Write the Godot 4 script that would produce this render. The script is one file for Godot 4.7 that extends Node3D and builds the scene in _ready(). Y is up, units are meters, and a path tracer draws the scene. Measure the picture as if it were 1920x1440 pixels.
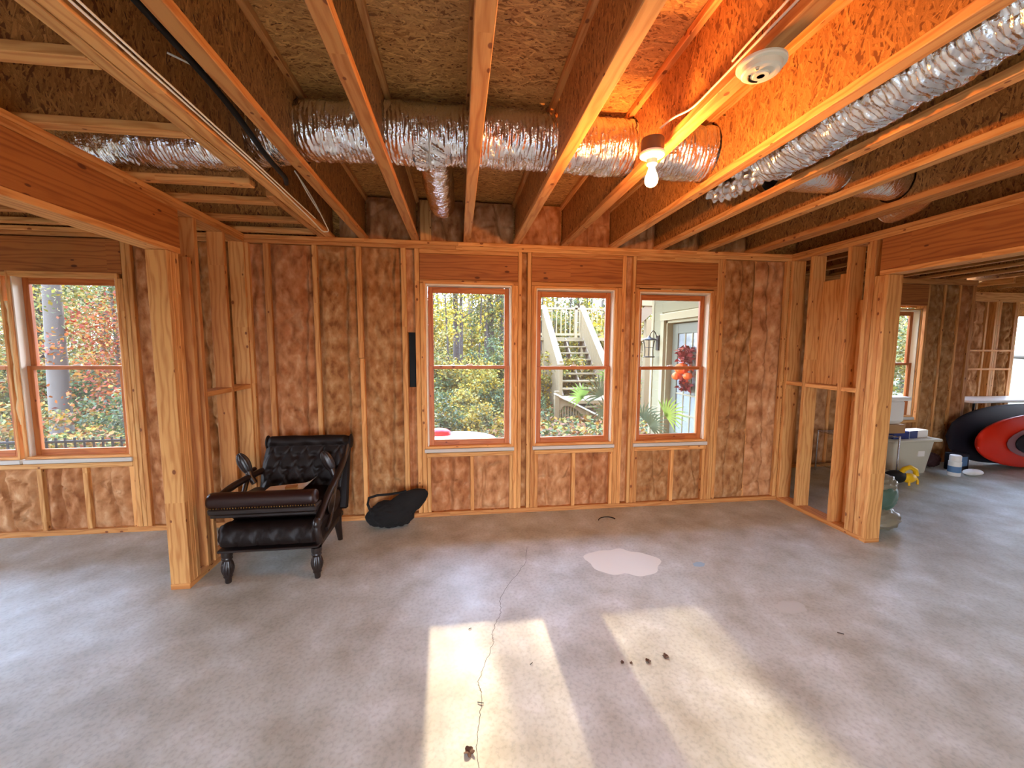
extends Node3D

# ---------------------------------------------------------------- room numbers (metres); back wall stud faces lie on z = 0
const PLATE_TOP := 2.638
const PLATE_LOW := 2.566
const DECK := 3.04
const LX := -1.845      # room side of the left partition
const RX := 3.45        # room side of the right partition
const RZ := -1.05       # stud faces of the right room's outer wall
const BACK := 7.4       # wall behind the camera

var rng := RandomNumberGenerator.new()
var M := {}
var used := {}
var noise := FastNoiseLite.new()
var rough_noise := FastNoiseLite.new()

# ---------------------------------------------------------------- mesh builder
class MB:
	var v := PackedVector3Array()
	var n := PackedVector3Array()
	var u := PackedVector2Array()
	var i := PackedInt32Array()
	var xf := Transform3D()

	func poly(p: Array, nr: Vector3, uv: Array) -> void:   # flat polygon, wound clockwise seen from where nr points
		var q := []
		for a in p:
			q.append(xf * (a as Vector3))
		var nn := (xf.basis * nr).normalized()
		var flip: bool = ((q[1] - q[0]).cross(q[2] - q[0])).dot(nn) > 0.0
		var s := v.size()
		for k in q.size():
			v.append(q[k]); n.append(nn); u.append(uv[k])
		for k in range(1, q.size() - 1):
			if flip:
				i.append_array([s, s + k + 1, s + k])
			else:
				i.append_array([s, s + k, s + k + 1])

	func box(lo: Vector3, hi: Vector3, axis := 1, b := 0.003, off := Vector2.ZERO, su := 0.42, sv := 3.3) -> void:
		var c := (lo + hi) / 2
		var h := (hi - lo) / 2
		b = minf(b, minf(h.x, minf(h.y, h.z)) * 0.45)
		var uvf := func(p: Vector3, nd: int) -> Vector2:
			var w := (nd + 1) % 3
			if w == axis:
				w = (nd + 2) % 3
			if nd == axis:
				return Vector2(p[(nd + 1) % 3] * 0.1 + off.x, p[(nd + 2) % 3] * sv + off.y)
			return Vector2(p[axis] * su + off.x, p[w] * sv + off.y + nd * 0.31)
		for k in 3:
			var k1 := (k + 1) % 3
			var k2 := (k + 2) % 3
			for s in [-1.0, 1.0]:
				var ps := []
				var us := []
				for e in [[-1.0, -1.0], [1.0, -1.0], [1.0, 1.0], [-1.0, 1.0]]:
					var p := Vector3()
					p[k] = c[k] + s * h[k]
					p[k1] = c[k1] + e[0] * (h[k1] - b)
					p[k2] = c[k2] + e[1] * (h[k2] - b)
					ps.append(p); us.append(uvf.call(p, k))
				var nr := Vector3(); nr[k] = s
				poly(ps, nr, us)
				if b <= 0.0:
					continue
				for s2 in [-1.0, 1.0]:       # edge between faces k and k1, running along k2
					var pe := []
					var ue := []
					for e in [[0, -1.0], [0, 1.0], [1, 1.0], [1, -1.0]]:
						var p := Vector3()
						p[k] = c[k] + s * (h[k] - (0.0 if e[0] == 0 else b))
						p[k1] = c[k1] + s2 * (h[k1] - (b if e[0] == 0 else 0.0))
						p[k2] = c[k2] + e[1] * (h[k2] - b)
						pe.append(p); ue.append(uvf.call(p, k))
					var ne := Vector3(); ne[k] = s; ne[k1] = s2
					poly(pe, ne.normalized(), ue)
		if b > 0.0:
			for sx in [-1.0, 1.0]:
				for sy in [-1.0, 1.0]:
					for sz in [-1.0, 1.0]:
						var s := Vector3(sx, sy, sz)
						var ps := []
						var us := []
						for k in 3:
							var p := c + s * (h - Vector3.ONE * b)
							p[k] += s[k] * b
							ps.append(p); us.append(uvf.call(p, 0))
						poly(ps, s.normalized(), us)

	func grid(nu: int, nv: int, f: Callable, us := 1.0, vs := 1.0, closed := false, inside := false) -> void:
		var s := v.size()
		var pts := PackedVector3Array()
		for a in nu + 1:
			for b in nv + 1:
				pts.append(f.call(float(a) / nu, float(b) / nv))
		for a in nu + 1:
			for b in nv + 1:
				var a0 := maxi(a - 1, 0)
				var a1 := mini(a + 1, nu)
				var b0 := maxi(b - 1, 0)
				var b1 := mini(b + 1, nv)
				if closed and (b == 0 or b == nv):
					b0 = nv - 1
					b1 = 1
				var du := pts[a1 * (nv + 1) + b] - pts[a0 * (nv + 1) + b]
				var dv := pts[a * (nv + 1) + b1] - pts[a * (nv + 1) + b0]
				var nr := du.cross(dv)
				if nr.length() < 1e-12:
					nr = Vector3.UP
				nr = nr.normalized() * (-1.0 if inside else 1.0)
				v.append(xf * pts[a * (nv + 1) + b])
				n.append((xf.basis * nr).normalized())
				u.append(Vector2(float(a) / nu * us, float(b) / nv * vs))
		for a in nu:
			for b in nv:
				var q := s + a * (nv + 1) + b
				var w := q + nv + 1
				if inside:
					i.append_array([q, w, w + 1, q, w + 1, q + 1])
				else:
					i.append_array([q, w + 1, w, q, q + 1, w + 1])

	func tube(path: Array, r: float, seg := 8, r2 := -1.0, us := 1.0) -> void:   # smooth tube through points, tapering to r2
		var pts := PackedVector3Array(path)
		var m := pts.size()
		if r2 < 0.0:
			r2 = r
		var side := Vector3.UP
		var frames := []
		for k in m:
			var t := (pts[mini(k + 1, m - 1)] - pts[maxi(k - 1, 0)]).normalized()
			if k == 0:
				side = t.cross(Vector3(0.31, 0.83, 0.46)).normalized()
			side = (side - t * t.dot(side)).normalized()
			frames.append([side, t.cross(side)])
		var f := func(a: float, b: float) -> Vector3:
			var k := int(round(a * (m - 1)))
			var g := b * TAU
			return pts[k] + (frames[k][0] * cos(g) + frames[k][1] * sin(g)) * lerpf(r, r2, a)
		grid(m - 1, seg, f, us, 1.0, true, true)
		for e in [0, m - 1]:
			var ps := []
			var uz := []
			for b in seg:
				ps.append(f.call(float(e) / (m - 1), float(b) / seg)); uz.append(Vector2(0.5, 0.5))
			poly(ps, (pts[0] - pts[1]) if e == 0 else (pts[m - 1] - pts[m - 2]), uz)

	func lathe(prof: Array, seg := 24, flute := 0, depth := 0.0, lo := 0.0, hi := 0.0) -> void:   # profile of Vector2(radius, height), bottom to top
		var m := prof.size()
		grid(m - 1, seg, func(a: float, b: float) -> Vector3:
			var k := int(round(a * (m - 1)))
			var p: Vector2 = prof[k]
			var r := p.x
			if flute > 0 and p.y > lo and p.y < hi:
				r *= 1.0 - depth * (0.5 + 0.5 * cos(b * TAU * flute))
			return Vector3(cos(b * TAU) * r, p.y, sin(b * TAU) * r), 1.0, 1.0, true)

	func turned(prof: Array, seg := 32) -> void:   # like lathe, with an edge at every profile point
		for k in prof.size() - 1:
			lathe([prof[k], prof[k + 1]], seg)

	func strip(line: Array, w: float, y: float) -> void:   # flat ribbon on the floor
		for k in line.size() - 1:
			var a: Vector2 = line[k]
			var b: Vector2 = line[k + 1]
			var s := (b - a).orthogonal().normalized() * w / 2
			poly([Vector3(a.x - s.x, y, a.y - s.y), Vector3(a.x + s.x, y, a.y + s.y), Vector3(b.x + s.x, y, b.y + s.y), Vector3(b.x - s.x, y, b.y - s.y)], Vector3.UP, [Vector2(), Vector2(0, 1), Vector2(1, 1), Vector2(1, 0)])

	func blob(c: Vector3, r: Vector3, f: Callable, nu := 24, nv := 32) -> void:   # ball whose radius is scaled by f(direction)
		grid(nu, nv, func(a: float, b: float) -> Vector3:
			var d := Vector3(sin(a * PI) * cos(b * TAU), cos(a * PI), sin(a * PI) * sin(b * TAU))
			return c + d * r * (f.call(d) as float), 1.0, 2.0, true, true)

	func mesh() -> ArrayMesh:
		var a := []
		a.resize(Mesh.ARRAY_MAX)
		a[Mesh.ARRAY_VERTEX] = v
		a[Mesh.ARRAY_NORMAL] = n
		a[Mesh.ARRAY_TEX_UV] = u
		a[Mesh.ARRAY_INDEX] = i
		var m := ArrayMesh.new()
		m.add_surface_from_arrays(Mesh.PRIMITIVE_TRIANGLES, a)
		return m


func flat(_d: Vector3) -> float:
	return 1.0

# ---------------------------------------------------------------- naming and tagging
func numbered(called: String) -> String:
	if not used.has(called):
		used[called] = 0
		return called
	used[called] += 1
	return "%s_%03d" % [called, used[called]]

func tag(o: Node3D, label := "", category := "", group := "", kind := "") -> Node3D:
	if label: o.set_meta("label", label)
	if category: o.set_meta("category", category)
	if group: o.set_meta("group", group)
	if kind: o.set_meta("kind", kind)
	return o

func thing(called: String, label: String, category: String, at := Vector3.ZERO, turn := 0.0, group := "", kind := "") -> Node3D:
	var o := Node3D.new()
	o.name = numbered(called)
	add_child(o)
	o.position = at
	o.rotation.y = turn
	return tag(o, label, category, group, kind)

func put(called: String, m: Variant, mat: Material, parent: Node3D) -> MeshInstance3D:
	var o := MeshInstance3D.new()
	o.mesh = m.mesh() if m is MB else m
	o.material_override = mat
	if parent == self:
		o.name = numbered(called)
		add_child(o)
	else:
		var c := 0
		var nm := called
		while parent.has_node(NodePath(nm)):
			c += 1
			nm = "%s_%03d" % [called, c]
		o.name = nm
		parent.add_child(o, true)
	return o

func solo(called: String, m: Variant, mat: Material, label: String, category: String, at := Vector3.ZERO, group := "") -> MeshInstance3D:
	var o := put(called, m, mat, self)
	o.position = at
	tag(o, label, category, group)
	return o

func wood() -> Material:
	return M["spf%d" % rng.randi_range(0, 4)]

func board(called: String, lo: Vector3, hi: Vector3, axis: int, parent: Node3D, mat: Material = null, bev := 0.003) -> MeshInstance3D:
	var b := MB.new()
	b.box(lo, hi, axis, bev, Vector2(rng.randf() * 7.0, rng.randf() * 7.0))
	return put(called, b, mat if mat else wood(), parent)

# ---------------------------------------------------------------- textures and materials
func tex(im: Image) -> ImageTexture:
	return ImageTexture.create_from_image(im)

func wood_image(w: int, h: int, sd: int, light: Color, dark: Color, rings: float, knots: int) -> Image:
	var r := RandomNumberGenerator.new()
	r.seed = sd
	var f := FastNoiseLite.new()
	f.seed = sd
	f.frequency = 0.01
	f.fractal_octaves = 3
	var ks := []
	for k in knots:
		ks.append(Vector3(r.randf() * w, r.randf() * h, r.randf_range(4, 11)))
	var im := Image.create_empty(w, h, false, Image.FORMAT_RGB8)
	for y in h:
		for x in w:
			var warp := f.get_noise_2d(x * 0.22, y * 0.9) * 34.0
			var kd := 0.0
			for k: Vector3 in ks:
				var dx := (x - k.x) / (k.z * 2.6)
				var dy := (y - k.y) / k.z
				var d := dx * dx + dy * dy
				if d < 9.0:
					warp += signf(dy) * exp(-d * 0.5) * k.z * 1.1
					if d < 1.4:
						kd = maxf(kd, 1.0 - smoothstep(0.35, 1.0, dx * dx * 5.0 + dy * dy))
			var g := 0.5 + 0.5 * sin((y + warp) * rings)
			g = pow(g, 2.2) * 0.62
			g += f.get_noise_2d(x * 0.9, y * 14.0) * 0.22
			g += f.get_noise_2d(x * 0.12 + 900.0, y * 0.4) * 0.35
			var c := light.lerp(dark, clampf(g, 0.0, 1.0))
			c = c.lerp(dark * Color(0.62, 0.5, 0.42), kd * 0.8)
			im.set_pixel(x, y, c)
	return im

func osb_image(sd: int, spread: float) -> Image:
	var s := 768
	var r := RandomNumberGenerator.new()
	r.seed = sd
	var im := Image.create_empty(s, s, false, Image.FORMAT_RGB8)
	im.fill(Color(0.52, 0.36, 0.2))
	for k in 4200:
		var l := r.randf_range(22, 74)
		var w := r.randf_range(3, 11)
		var a := r.randfn(0.0, spread)
		var t := clampf(r.randfn(0.58, 0.17), 0.0, 1.0)
		var c := Color(0.58, 0.41, 0.23).lerp(Color(0.92, 0.76, 0.52), t)
		if r.randf() < 0.02:
			c = Color(0.34, 0.2, 0.1)
			l *= 0.4
			w *= 0.6
		var cx := r.randf() * s
		var cy := r.randf() * s
		var ca := cos(a)
		var sa := sin(a)
		var sk := r.randf_range(-0.5, 0.5)
		for p in int(l):
			for q in int(w) + 1:
				var x := p - l / 2 + (q - w / 2) * sk
				var y := q - w / 2
				var e := 0.86 if q == 0 or p == 0 else (1.0 + 0.06 * sin(q * 1.9 + k))
				im.set_pixel(posmod(int(cx + x * ca - y * sa), s), posmod(int(cy + x * sa + y * ca), s), c * e)
	return im

func noise_image(s: int, sd: int, freq: float, oct: int, ramp: Array, ridged := false, contrast := 1.0) -> Image:
	var f := FastNoiseLite.new()
	f.seed = sd
	f.frequency = freq
	f.fractal_octaves = oct
	if ridged:
		f.fractal_type = FastNoiseLite.FRACTAL_RIDGED
	var g := f.get_seamless_image(s, s)
	var im := Image.create_empty(s, s, false, Image.FORMAT_RGB8)
	for y in s:
		for x in s:
			var t := clampf((g.get_pixel(x, y).r - 0.5) * contrast + 0.5, 0.0, 0.9999) * (ramp.size() - 1)
			var k := int(t)
			im.set_pixel(x, y, (ramp[k] as Color).lerp(ramp[k + 1], t - k))
	return im

func mat(called: String, c: Color, rough := 0.8, metal := 0.0) -> StandardMaterial3D:
	var m := StandardMaterial3D.new()
	m.resource_name = called
	m.albedo_color = c
	m.roughness = rough
	m.metallic = metal
	M[called] = m
	return m

func relief(m: StandardMaterial3D, t: Texture2D, cm: float) -> void:
	m.heightmap_enabled = true
	m.heightmap_texture = t
	m.heightmap_scale = cm

func tri(m: StandardMaterial3D, s: Vector3) -> void:
	m.uv1_triplanar = true
	m.uv1_world_triplanar = true
	m.uv1_scale = s

func make_materials() -> void:
	var wt := tex(wood_image(1536, 256, 3, Color(0.92, 0.75, 0.52), Color(0.76, 0.53, 0.3), 0.19, 9))
	var pt := tex(wood_image(1024, 256, 9, Color(0.84, 0.6, 0.36), Color(0.64, 0.4, 0.2), 0.21, 6))
	var tints := [Color(0.93, 0.85, 0.74), Color(0.97, 0.87, 0.75), Color(0.88, 0.77, 0.64), Color(0.9, 0.83, 0.73), Color(0.82, 0.7, 0.57)]
	for k in 5:
		var m := mat("spf%d" % k, tints[k], 0.72)
		m.albedo_texture = wt
		relief(m, wt, 0.02)
	var pine := mat("pine", Color(0.8, 0.69, 0.54), 0.66)
	pine.albedo_texture = pt
	relief(pine, pt, 0.02)
	var sash := mat("sash", Color(0.8, 0.58, 0.42), 0.5)
	sash.albedo_texture = wt
	var o1 := tex(osb_image(5, 0.55))
	var deck := mat("deck", Color(1.0, 0.93, 0.8), 0.75)
	deck.albedo_texture = o1
	relief(deck, o1, 0.06)
	tri(deck, Vector3(1.15, 1.15, 1.15))
	var web := mat("web", Color(0.9, 0.77, 0.62), 0.72)
	web.albedo_texture = o1
	relief(web, o1, 0.06)
	web.uv1_scale = Vector3(1.1, 1.1, 1.1)
	var ply := mat("ply", Color(0.95, 0.8, 0.62), 0.72)
	ply.albedo_texture = pt
	# fibreglass: pinkish tan wool
	var ib := noise_image(512, 21, 0.012, 5, [Color(0.62, 0.43, 0.31), Color(0.78, 0.58, 0.43), Color(0.87, 0.68, 0.53), Color(0.95, 0.81, 0.68)], false, 1.25)
	var ih := noise_image(512, 22, 0.03, 5, [Color.BLACK, Color.WHITE], true, 1.2)
	var it := tex(ib)
	var iht := tex(ih)
	for k in 3:
		var m := mat("wool%d" % k, [Color(0.9, 0.86, 0.79), Color(0.84, 0.76, 0.68), Color(0.8, 0.76, 0.66)][k], 1.0)
		m.albedo_texture = it
		m.specular_mode = BaseMaterial3D.SPECULAR_DISABLED
		relief(m, iht, 0.16)
		tri(m, Vector3(1.3, 0.8, 1.3) * (1.0 + 0.17 * k))
	# concrete
	var ca := noise_image(1024, 31, 0.006, 6, [Color(0.71, 0.69, 0.64), Color(0.75, 0.74, 0.7), Color(0.785, 0.78, 0.75), Color(0.81, 0.81, 0.785), Color(0.86, 0.86, 0.85)], false, 1.3)
	var cf := noise_image(512, 32, 0.035, 4, [Color(0.9, 0.9, 0.9), Color(0.985, 0.98, 0.97), Color(1, 1, 1)], false, 1.3)
	var cr := noise_image(512, 33, 0.012, 5, [Color(0.34, 0.34, 0.34), Color(0.44, 0.44, 0.44), Color(0.56, 0.56, 0.56)], false, 0.9)
	var con := mat("concrete", Color(0.94, 0.97, 0.97), 1.0)
	con.albedo_texture = tex(ca)
	con.uv1_scale = Vector3(0.43, 0.43, 1)
	con.uv2_scale = Vector3(1.9, 1.9, 1)
	con.roughness_texture = tex(cr)
	con.metallic_specular = 0.5
	relief(con, con.albedo_texture, 0.18)
	con.detail_enabled = true
	con.detail_albedo = tex(cf)
	con.detail_blend_mode = BaseMaterial3D.BLEND_MODE_MUL
	con.detail_uv_layer = BaseMaterial3D.DETAIL_UV_2
	mat("cement", Color(0.86, 0.87, 0.83), 0.75).metallic_specular = 0.4
	mat("cement2", Color(0.74, 0.75, 0.72), 0.8)
	mat("crack", Color(0.22, 0.2, 0.18), 0.95)
	mat("paint_blue", Color(0.62, 0.74, 0.8), 0.7)
	# foil
	var fh := tex(noise_image(512, 41, 0.02, 4, [Color.BLACK, Color.WHITE], true, 1.3))
	var foil := mat("foil", Color(0.92, 0.92, 0.92), 0.22, 1.0)
	relief(foil, fh, 0.25)
	tri(foil, Vector3(3.2, 3.2, 3.2))
	mat("strap", Color(0.8, 0.78, 0.74), 0.4, 0.2)
	# chair
	var lh := tex(noise_image(256, 51, 0.06, 3, [Color.BLACK, Color.WHITE], false, 1.2))
	var lea := mat("leather", Color(0.075, 0.04, 0.032), 0.52)
	lea.metallic_specular = 0.35
	relief(lea, lh, 0.05)
	tri(lea, Vector3(6, 6, 6))
	mat("leather_red", Color(0.13, 0.045, 0.035), 0.42)
	var mah := mat("mahogany", Color(0.09, 0.042, 0.03), 0.42)
	mah.clearcoat_enabled = true
	mah.clearcoat = 0.3
	mah.clearcoat_roughness = 0.3
	mat("brass", Color(0.5, 0.36, 0.18), 0.35, 0.9)
	mat("bag", Color(0.035, 0.03, 0.028), 0.9)
	# plain things
	mat("paper", Color(0.93, 0.91, 0.88), 0.85)
	mat("notepad", Color(0.72, 0.66, 0.5), 0.8)
	mat("white", Color(0.92, 0.91, 0.88), 0.5)
	mat("detector", Color(0.9, 0.87, 0.78), 0.5)
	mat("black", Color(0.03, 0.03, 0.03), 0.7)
	mat("boxmetal", Color(0.4, 0.28, 0.18), 0.6)
	mat("cable_white", Color(0.92, 0.9, 0.84), 0.55)
	mat("foam", Color(0.96, 0.86, 0.68), 0.9)
	mat("liner", Color(0.9, 0.86, 0.78), 0.5)
	mat("sillgrey", Color(0.76, 0.74, 0.7), 0.6)
	mat("chrome", Color(0.8, 0.8, 0.82), 0.22, 1.0)
	mat("leaf_brown", Color(0.3, 0.19, 0.13), 0.8)
	mat("blue", Color(0.07, 0.16, 0.42), 0.5)
	mat("tote", Color(0.78, 0.75, 0.66), 0.45)
	mat("yellow", Color(0.92, 0.72, 0.06), 0.5)
	mat("kayak_red", Color(0.86, 0.16, 0.07), 0.38)
	mat("kayak_grey", Color(0.55, 0.36, 0.38), 0.5)
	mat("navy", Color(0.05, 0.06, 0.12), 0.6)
	mat("bag_green", Color(0.28, 0.38, 0.32), 0.5)
	mat("sacking", Color(0.5, 0.46, 0.38), 0.35)
	mat("card", Color(0.66, 0.5, 0.33), 0.85)
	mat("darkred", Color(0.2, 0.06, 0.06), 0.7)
	mat("label_blue", Color(0.35, 0.5, 0.66), 0.6)
	var film := mat("film", Color(0.85, 0.86, 0.82, 0.3), 0.2)
	film.transparency = BaseMaterial3D.TRANSPARENCY_ALPHA
	var glass := mat("glass", Color(1, 1, 1, 0.04), 0.0)
	glass.transparency = BaseMaterial3D.TRANSPARENCY_ALPHA
	glass.metallic_specular = 0.05
	var dim := mat("door_glass", Color(0.75, 0.8, 0.82, 0.35), 0.05)
	dim.transparency = BaseMaterial3D.TRANSPARENCY_ALPHA
	var bulb := mat("bulb", Color(1, 0.95, 0.85), 0.3)
	bulb.emission_enabled = true
	bulb.emission = Color(1.0, 0.86, 0.62)
	bulb.emission_energy_multiplier = 9.0
	# outdoors
	mat("deckwood", Color(0.45, 0.39, 0.27), 0.75)
	mat("rail", Color(0.7, 0.68, 0.6), 0.65)
	mat("stringer", Color(0.42, 0.36, 0.28), 0.85)
	mat("siding", Color(0.53, 0.51, 0.39), 0.7)
	mat("trim", Color(0.6, 0.57, 0.44), 0.65)
	mat("doorpaint", Color(0.4, 0.41, 0.34), 0.55)
	mat("curtain", Color(0.3, 0.3, 0.29), 0.9)
	mat("iron", Color(0.07, 0.075, 0.08), 0.5, 0.4)
	mat("bark", Color(0.29, 0.26, 0.23), 0.95)
	mat("bark_dark", Color(0.18, 0.15, 0.125), 0.95)
	mat("pumpkin", Color(0.92, 0.38, 0.05), 0.55)
	mat("terracotta", Color(0.55, 0.3, 0.2), 0.8)
	var lf := mat("leaf", Color.WHITE, 0.7)
	lf.vertex_color_use_as_albedo = true
	lf.backlight_enabled = true
	lf.backlight = Color(0.75, 0.75, 0.75)
	lf.cull_mode = BaseMaterial3D.CULL_DISABLED
	var pf := mat("palm", Color(0.3, 0.52, 0.16), 0.5)
	pf.backlight_enabled = true
	pf.backlight = Color(0.5, 0.6, 0.3)
	pf.cull_mode = BaseMaterial3D.CULL_DISABLED
	var pf2 := mat("palm_blue", Color(0.42, 0.58, 0.52), 0.4)
	pf2.cull_mode = BaseMaterial3D.CULL_DISABLED
	var sl := mat("silk", Color(0.5, 0.08, 0.07), 0.8)
	sl.cull_mode = BaseMaterial3D.CULL_DISABLED
	var so := mat("silk_orange", Color(0.86, 0.3, 0.08), 0.8)
	so.cull_mode = BaseMaterial3D.CULL_DISABLED
	var gt := mat("ground", Color(0.8, 0.8, 0.8), 0.95)
	gt.albedo_texture = tex(noise_image(512, 61, 0.02, 5, [Color(0.14, 0.15, 0.07), Color(0.3, 0.26, 0.12), Color(0.28, 0.32, 0.12), Color(0.46, 0.38, 0.18)], false, 1.6))
	tri(gt, Vector3(0.5, 0.5, 0.5))
	mat("patio", Color(0.72, 0.7, 0.66), 0.85)
	mat("canoe", Color(0.8, 0.1, 0.16), 0.4)
	mat("roofing", Color(0.25, 0.23, 0.21), 0.9)

# ---------------------------------------------------------------- pieces of framing
func web_mesh(z0: float, z1: float, y0: float, y1: float, x: float, holes: Array) -> MB:   # 1 cm board across x with round holes (Vector3(z, y, r))
	var b := MB.new()
	var h := 0.005
	var off := Vector2(rng.randf() * 3, rng.randf() * 3)
	var panel := func(za: float, zb: float) -> void:
		for s in [-1.0, 1.0]:
			b.poly([Vector3(x + s * h, y0, za), Vector3(x + s * h, y1, za), Vector3(x + s * h, y1, zb), Vector3(x + s * h, y0, zb)], Vector3(s, 0, 0), [Vector2(y0, za) + off, Vector2(y1, za) + off, Vector2(y1, zb) + off, Vector2(y0, zb) + off])
	var z := z0
	for hole: Vector3 in holes:
		var r := hole.z
		var za := hole.x - r - 0.02
		var zb := hole.x + r + 0.02
		panel.call(z, za)
		var n := 40
		var edge := func(k: int) -> Vector2:
			var d := Vector2(cos(TAU * k / n), sin(TAU * k / n))
			var tx := (zb - hole.x) / maxf(absf(d.x), 1e-6)
			var ty := ((y1 - hole.y) if d.y > 0 else (hole.y - y0)) / maxf(absf(d.y), 1e-6)
			return Vector2(hole.x, hole.y) + d * minf(tx, ty)
		for k in n:
			var d0 := Vector2(cos(TAU * k / n), sin(TAU * k / n)) * r + Vector2(hole.x, hole.y)
			var d1 := Vector2(cos(TAU * (k + 1) / n), sin(TAU * (k + 1) / n)) * r + Vector2(hole.x, hole.y)
			var e0: Vector2 = edge.call(k)
			var e1: Vector2 = edge.call(k + 1)
			for s in [-1.0, 1.0]:
				var ps := []
				var us := []
				for p: Vector2 in [d0, d1, e1, e0]:
					ps.append(Vector3(x + s * h, p.y, p.x)); us.append(Vector2(p.y, p.x) + off)
				b.poly(ps, Vector3(s, 0, 0), us)
			b.poly([Vector3(x - h, d0.y, d0.x), Vector3(x + h, d0.y, d0.x), Vector3(x + h, d1.y, d1.x), Vector3(x - h, d1.y, d1.x)], Vector3(0, hole.y - d0.y, hole.x - d0.x), [Vector2(), Vector2(0.01, 0), Vector2(0.01, 0.02), Vector2(0, 0.02)])
		z = zb
	panel.call(z, z1)
	for e in [z0, z1]:
		b.poly([Vector3(x - h, y0, e), Vector3(x + h, y0, e), Vector3(x + h, y1, e), Vector3(x - h, y1, e)], Vector3(0, 0, -1.0 if e == z0 else 1.0), [Vector2(), Vector2(0.01, 0), Vector2(0.01, 0.3), Vector2(0, 0.3)])
	return b

func joist_z(parent: Node3D, x: float, z0: float, z1: float, holes := [], w := 0.066) -> void:
	var j := put("joist", web_mesh(z0, z1, PLATE_TOP + 0.036, DECK - 0.04, x, holes), M.web, parent)
	board("bottom_flange", Vector3(x - w / 2, PLATE_TOP, z0), Vector3(x + w / 2, PLATE_TOP + 0.038, z1), 2, j)
	board("top_flange", Vector3(x - w / 2, DECK - 0.04, z0), Vector3(x + w / 2, DECK - 0.002, z1), 2, j)

func joist_x(parent: Node3D, z: float, x0: float, x1: float) -> void:
	var b := MB.new()
	b.box(Vector3(x0, PLATE_TOP + 0.036, z - 0.005), Vector3(x1, DECK - 0.04, z + 0.005), 1, 0.0, Vector2(rng.randf() * 3, rng.randf()), 1.0, 1.0)
	var j := put("joist", b, M.web, parent)
	board("bottom_flange", Vector3(x0, PLATE_TOP, z - 0.033), Vector3(x1, PLATE_TOP + 0.038, z + 0.033), 0, j)
	board("top_flange", Vector3(x0, DECK - 0.04, z - 0.033), Vector3(x1, DECK - 0.002, z + 0.033), 0, j)

func batt(parent: Node3D, x0: float, x1: float, y0: float, y1: float, z: float, bulge := 0.03, called := "insulation_batt") -> MeshInstance3D:   # wool between two studs, facing +z
	var b := MB.new()
	var sd := rng.randf() * 100.0
	var nu := clampi(int((y1 - y0) / 0.018), 10, 110)
	var nv := clampi(int((x1 - x0) / 0.014), 6, 40)
	var fold := rng.randf_range(0.2, 0.8)
	var tilt := rng.randf_range(-0.25, 0.25)
	b.grid(nu, nv, func(a: float, c: float) -> Vector3:
		var x := lerpf(x0, x1, c)
		var y := lerpf(y0, y1, a)
		var ex := minf(c, 1.0 - c) * (x1 - x0)
		var ey := minf(a, 1.0 - a) * (y1 - y0)
		var e := smoothstep(0.0, 0.05, ex) * (0.35 + 0.65 * smoothstep(0.0, 0.06, ey))
		var d := noise.get_noise_3d(x * 300.0, y * 170.0, sd * 50.0) * 0.05 + noise.get_noise_3d(x * 1000.0, y * 640.0, sd * 70.0) * 0.02
		var cr := absf(c - fold - tilt * (a - 0.5) - 0.05 * noise.get_noise_2d(y * 300.0, sd * 9.0))
		d -= 0.04 * (1.0 - smoothstep(0.0, 0.06, cr))
		var cy := absf(noise.get_noise_2d(y * 160.0 + sd * 31.0, x * 60.0))
		d -= 0.024 * (1.0 - smoothstep(0.0, 0.05, cy))
		return Vector3(x, y, z - 0.03 + e * minf(bulge + d, bulge + 0.012)), 1, 1, false, true)
	return put(called, b, M["wool%d" % rng.randi_range(0, 2)], parent)

func foam_bead(parent: Node3D, a: Vector3, c: Vector3, r := 0.012) -> void:
	var pts := []
	var k := 14
	for q in k + 1:
		var t := float(q) / k
		pts.append(a.lerp(c, t) + Vector3(rng.randf_range(-1, 1), rng.randf_range(-0.4, 0.4), rng.randf_range(-0.3, 0.8)) * r * 0.8)
	var b := MB.new()
	b.tube(pts, r, 8)
	put("foam_sealant", b, M.foam, parent)

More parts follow.
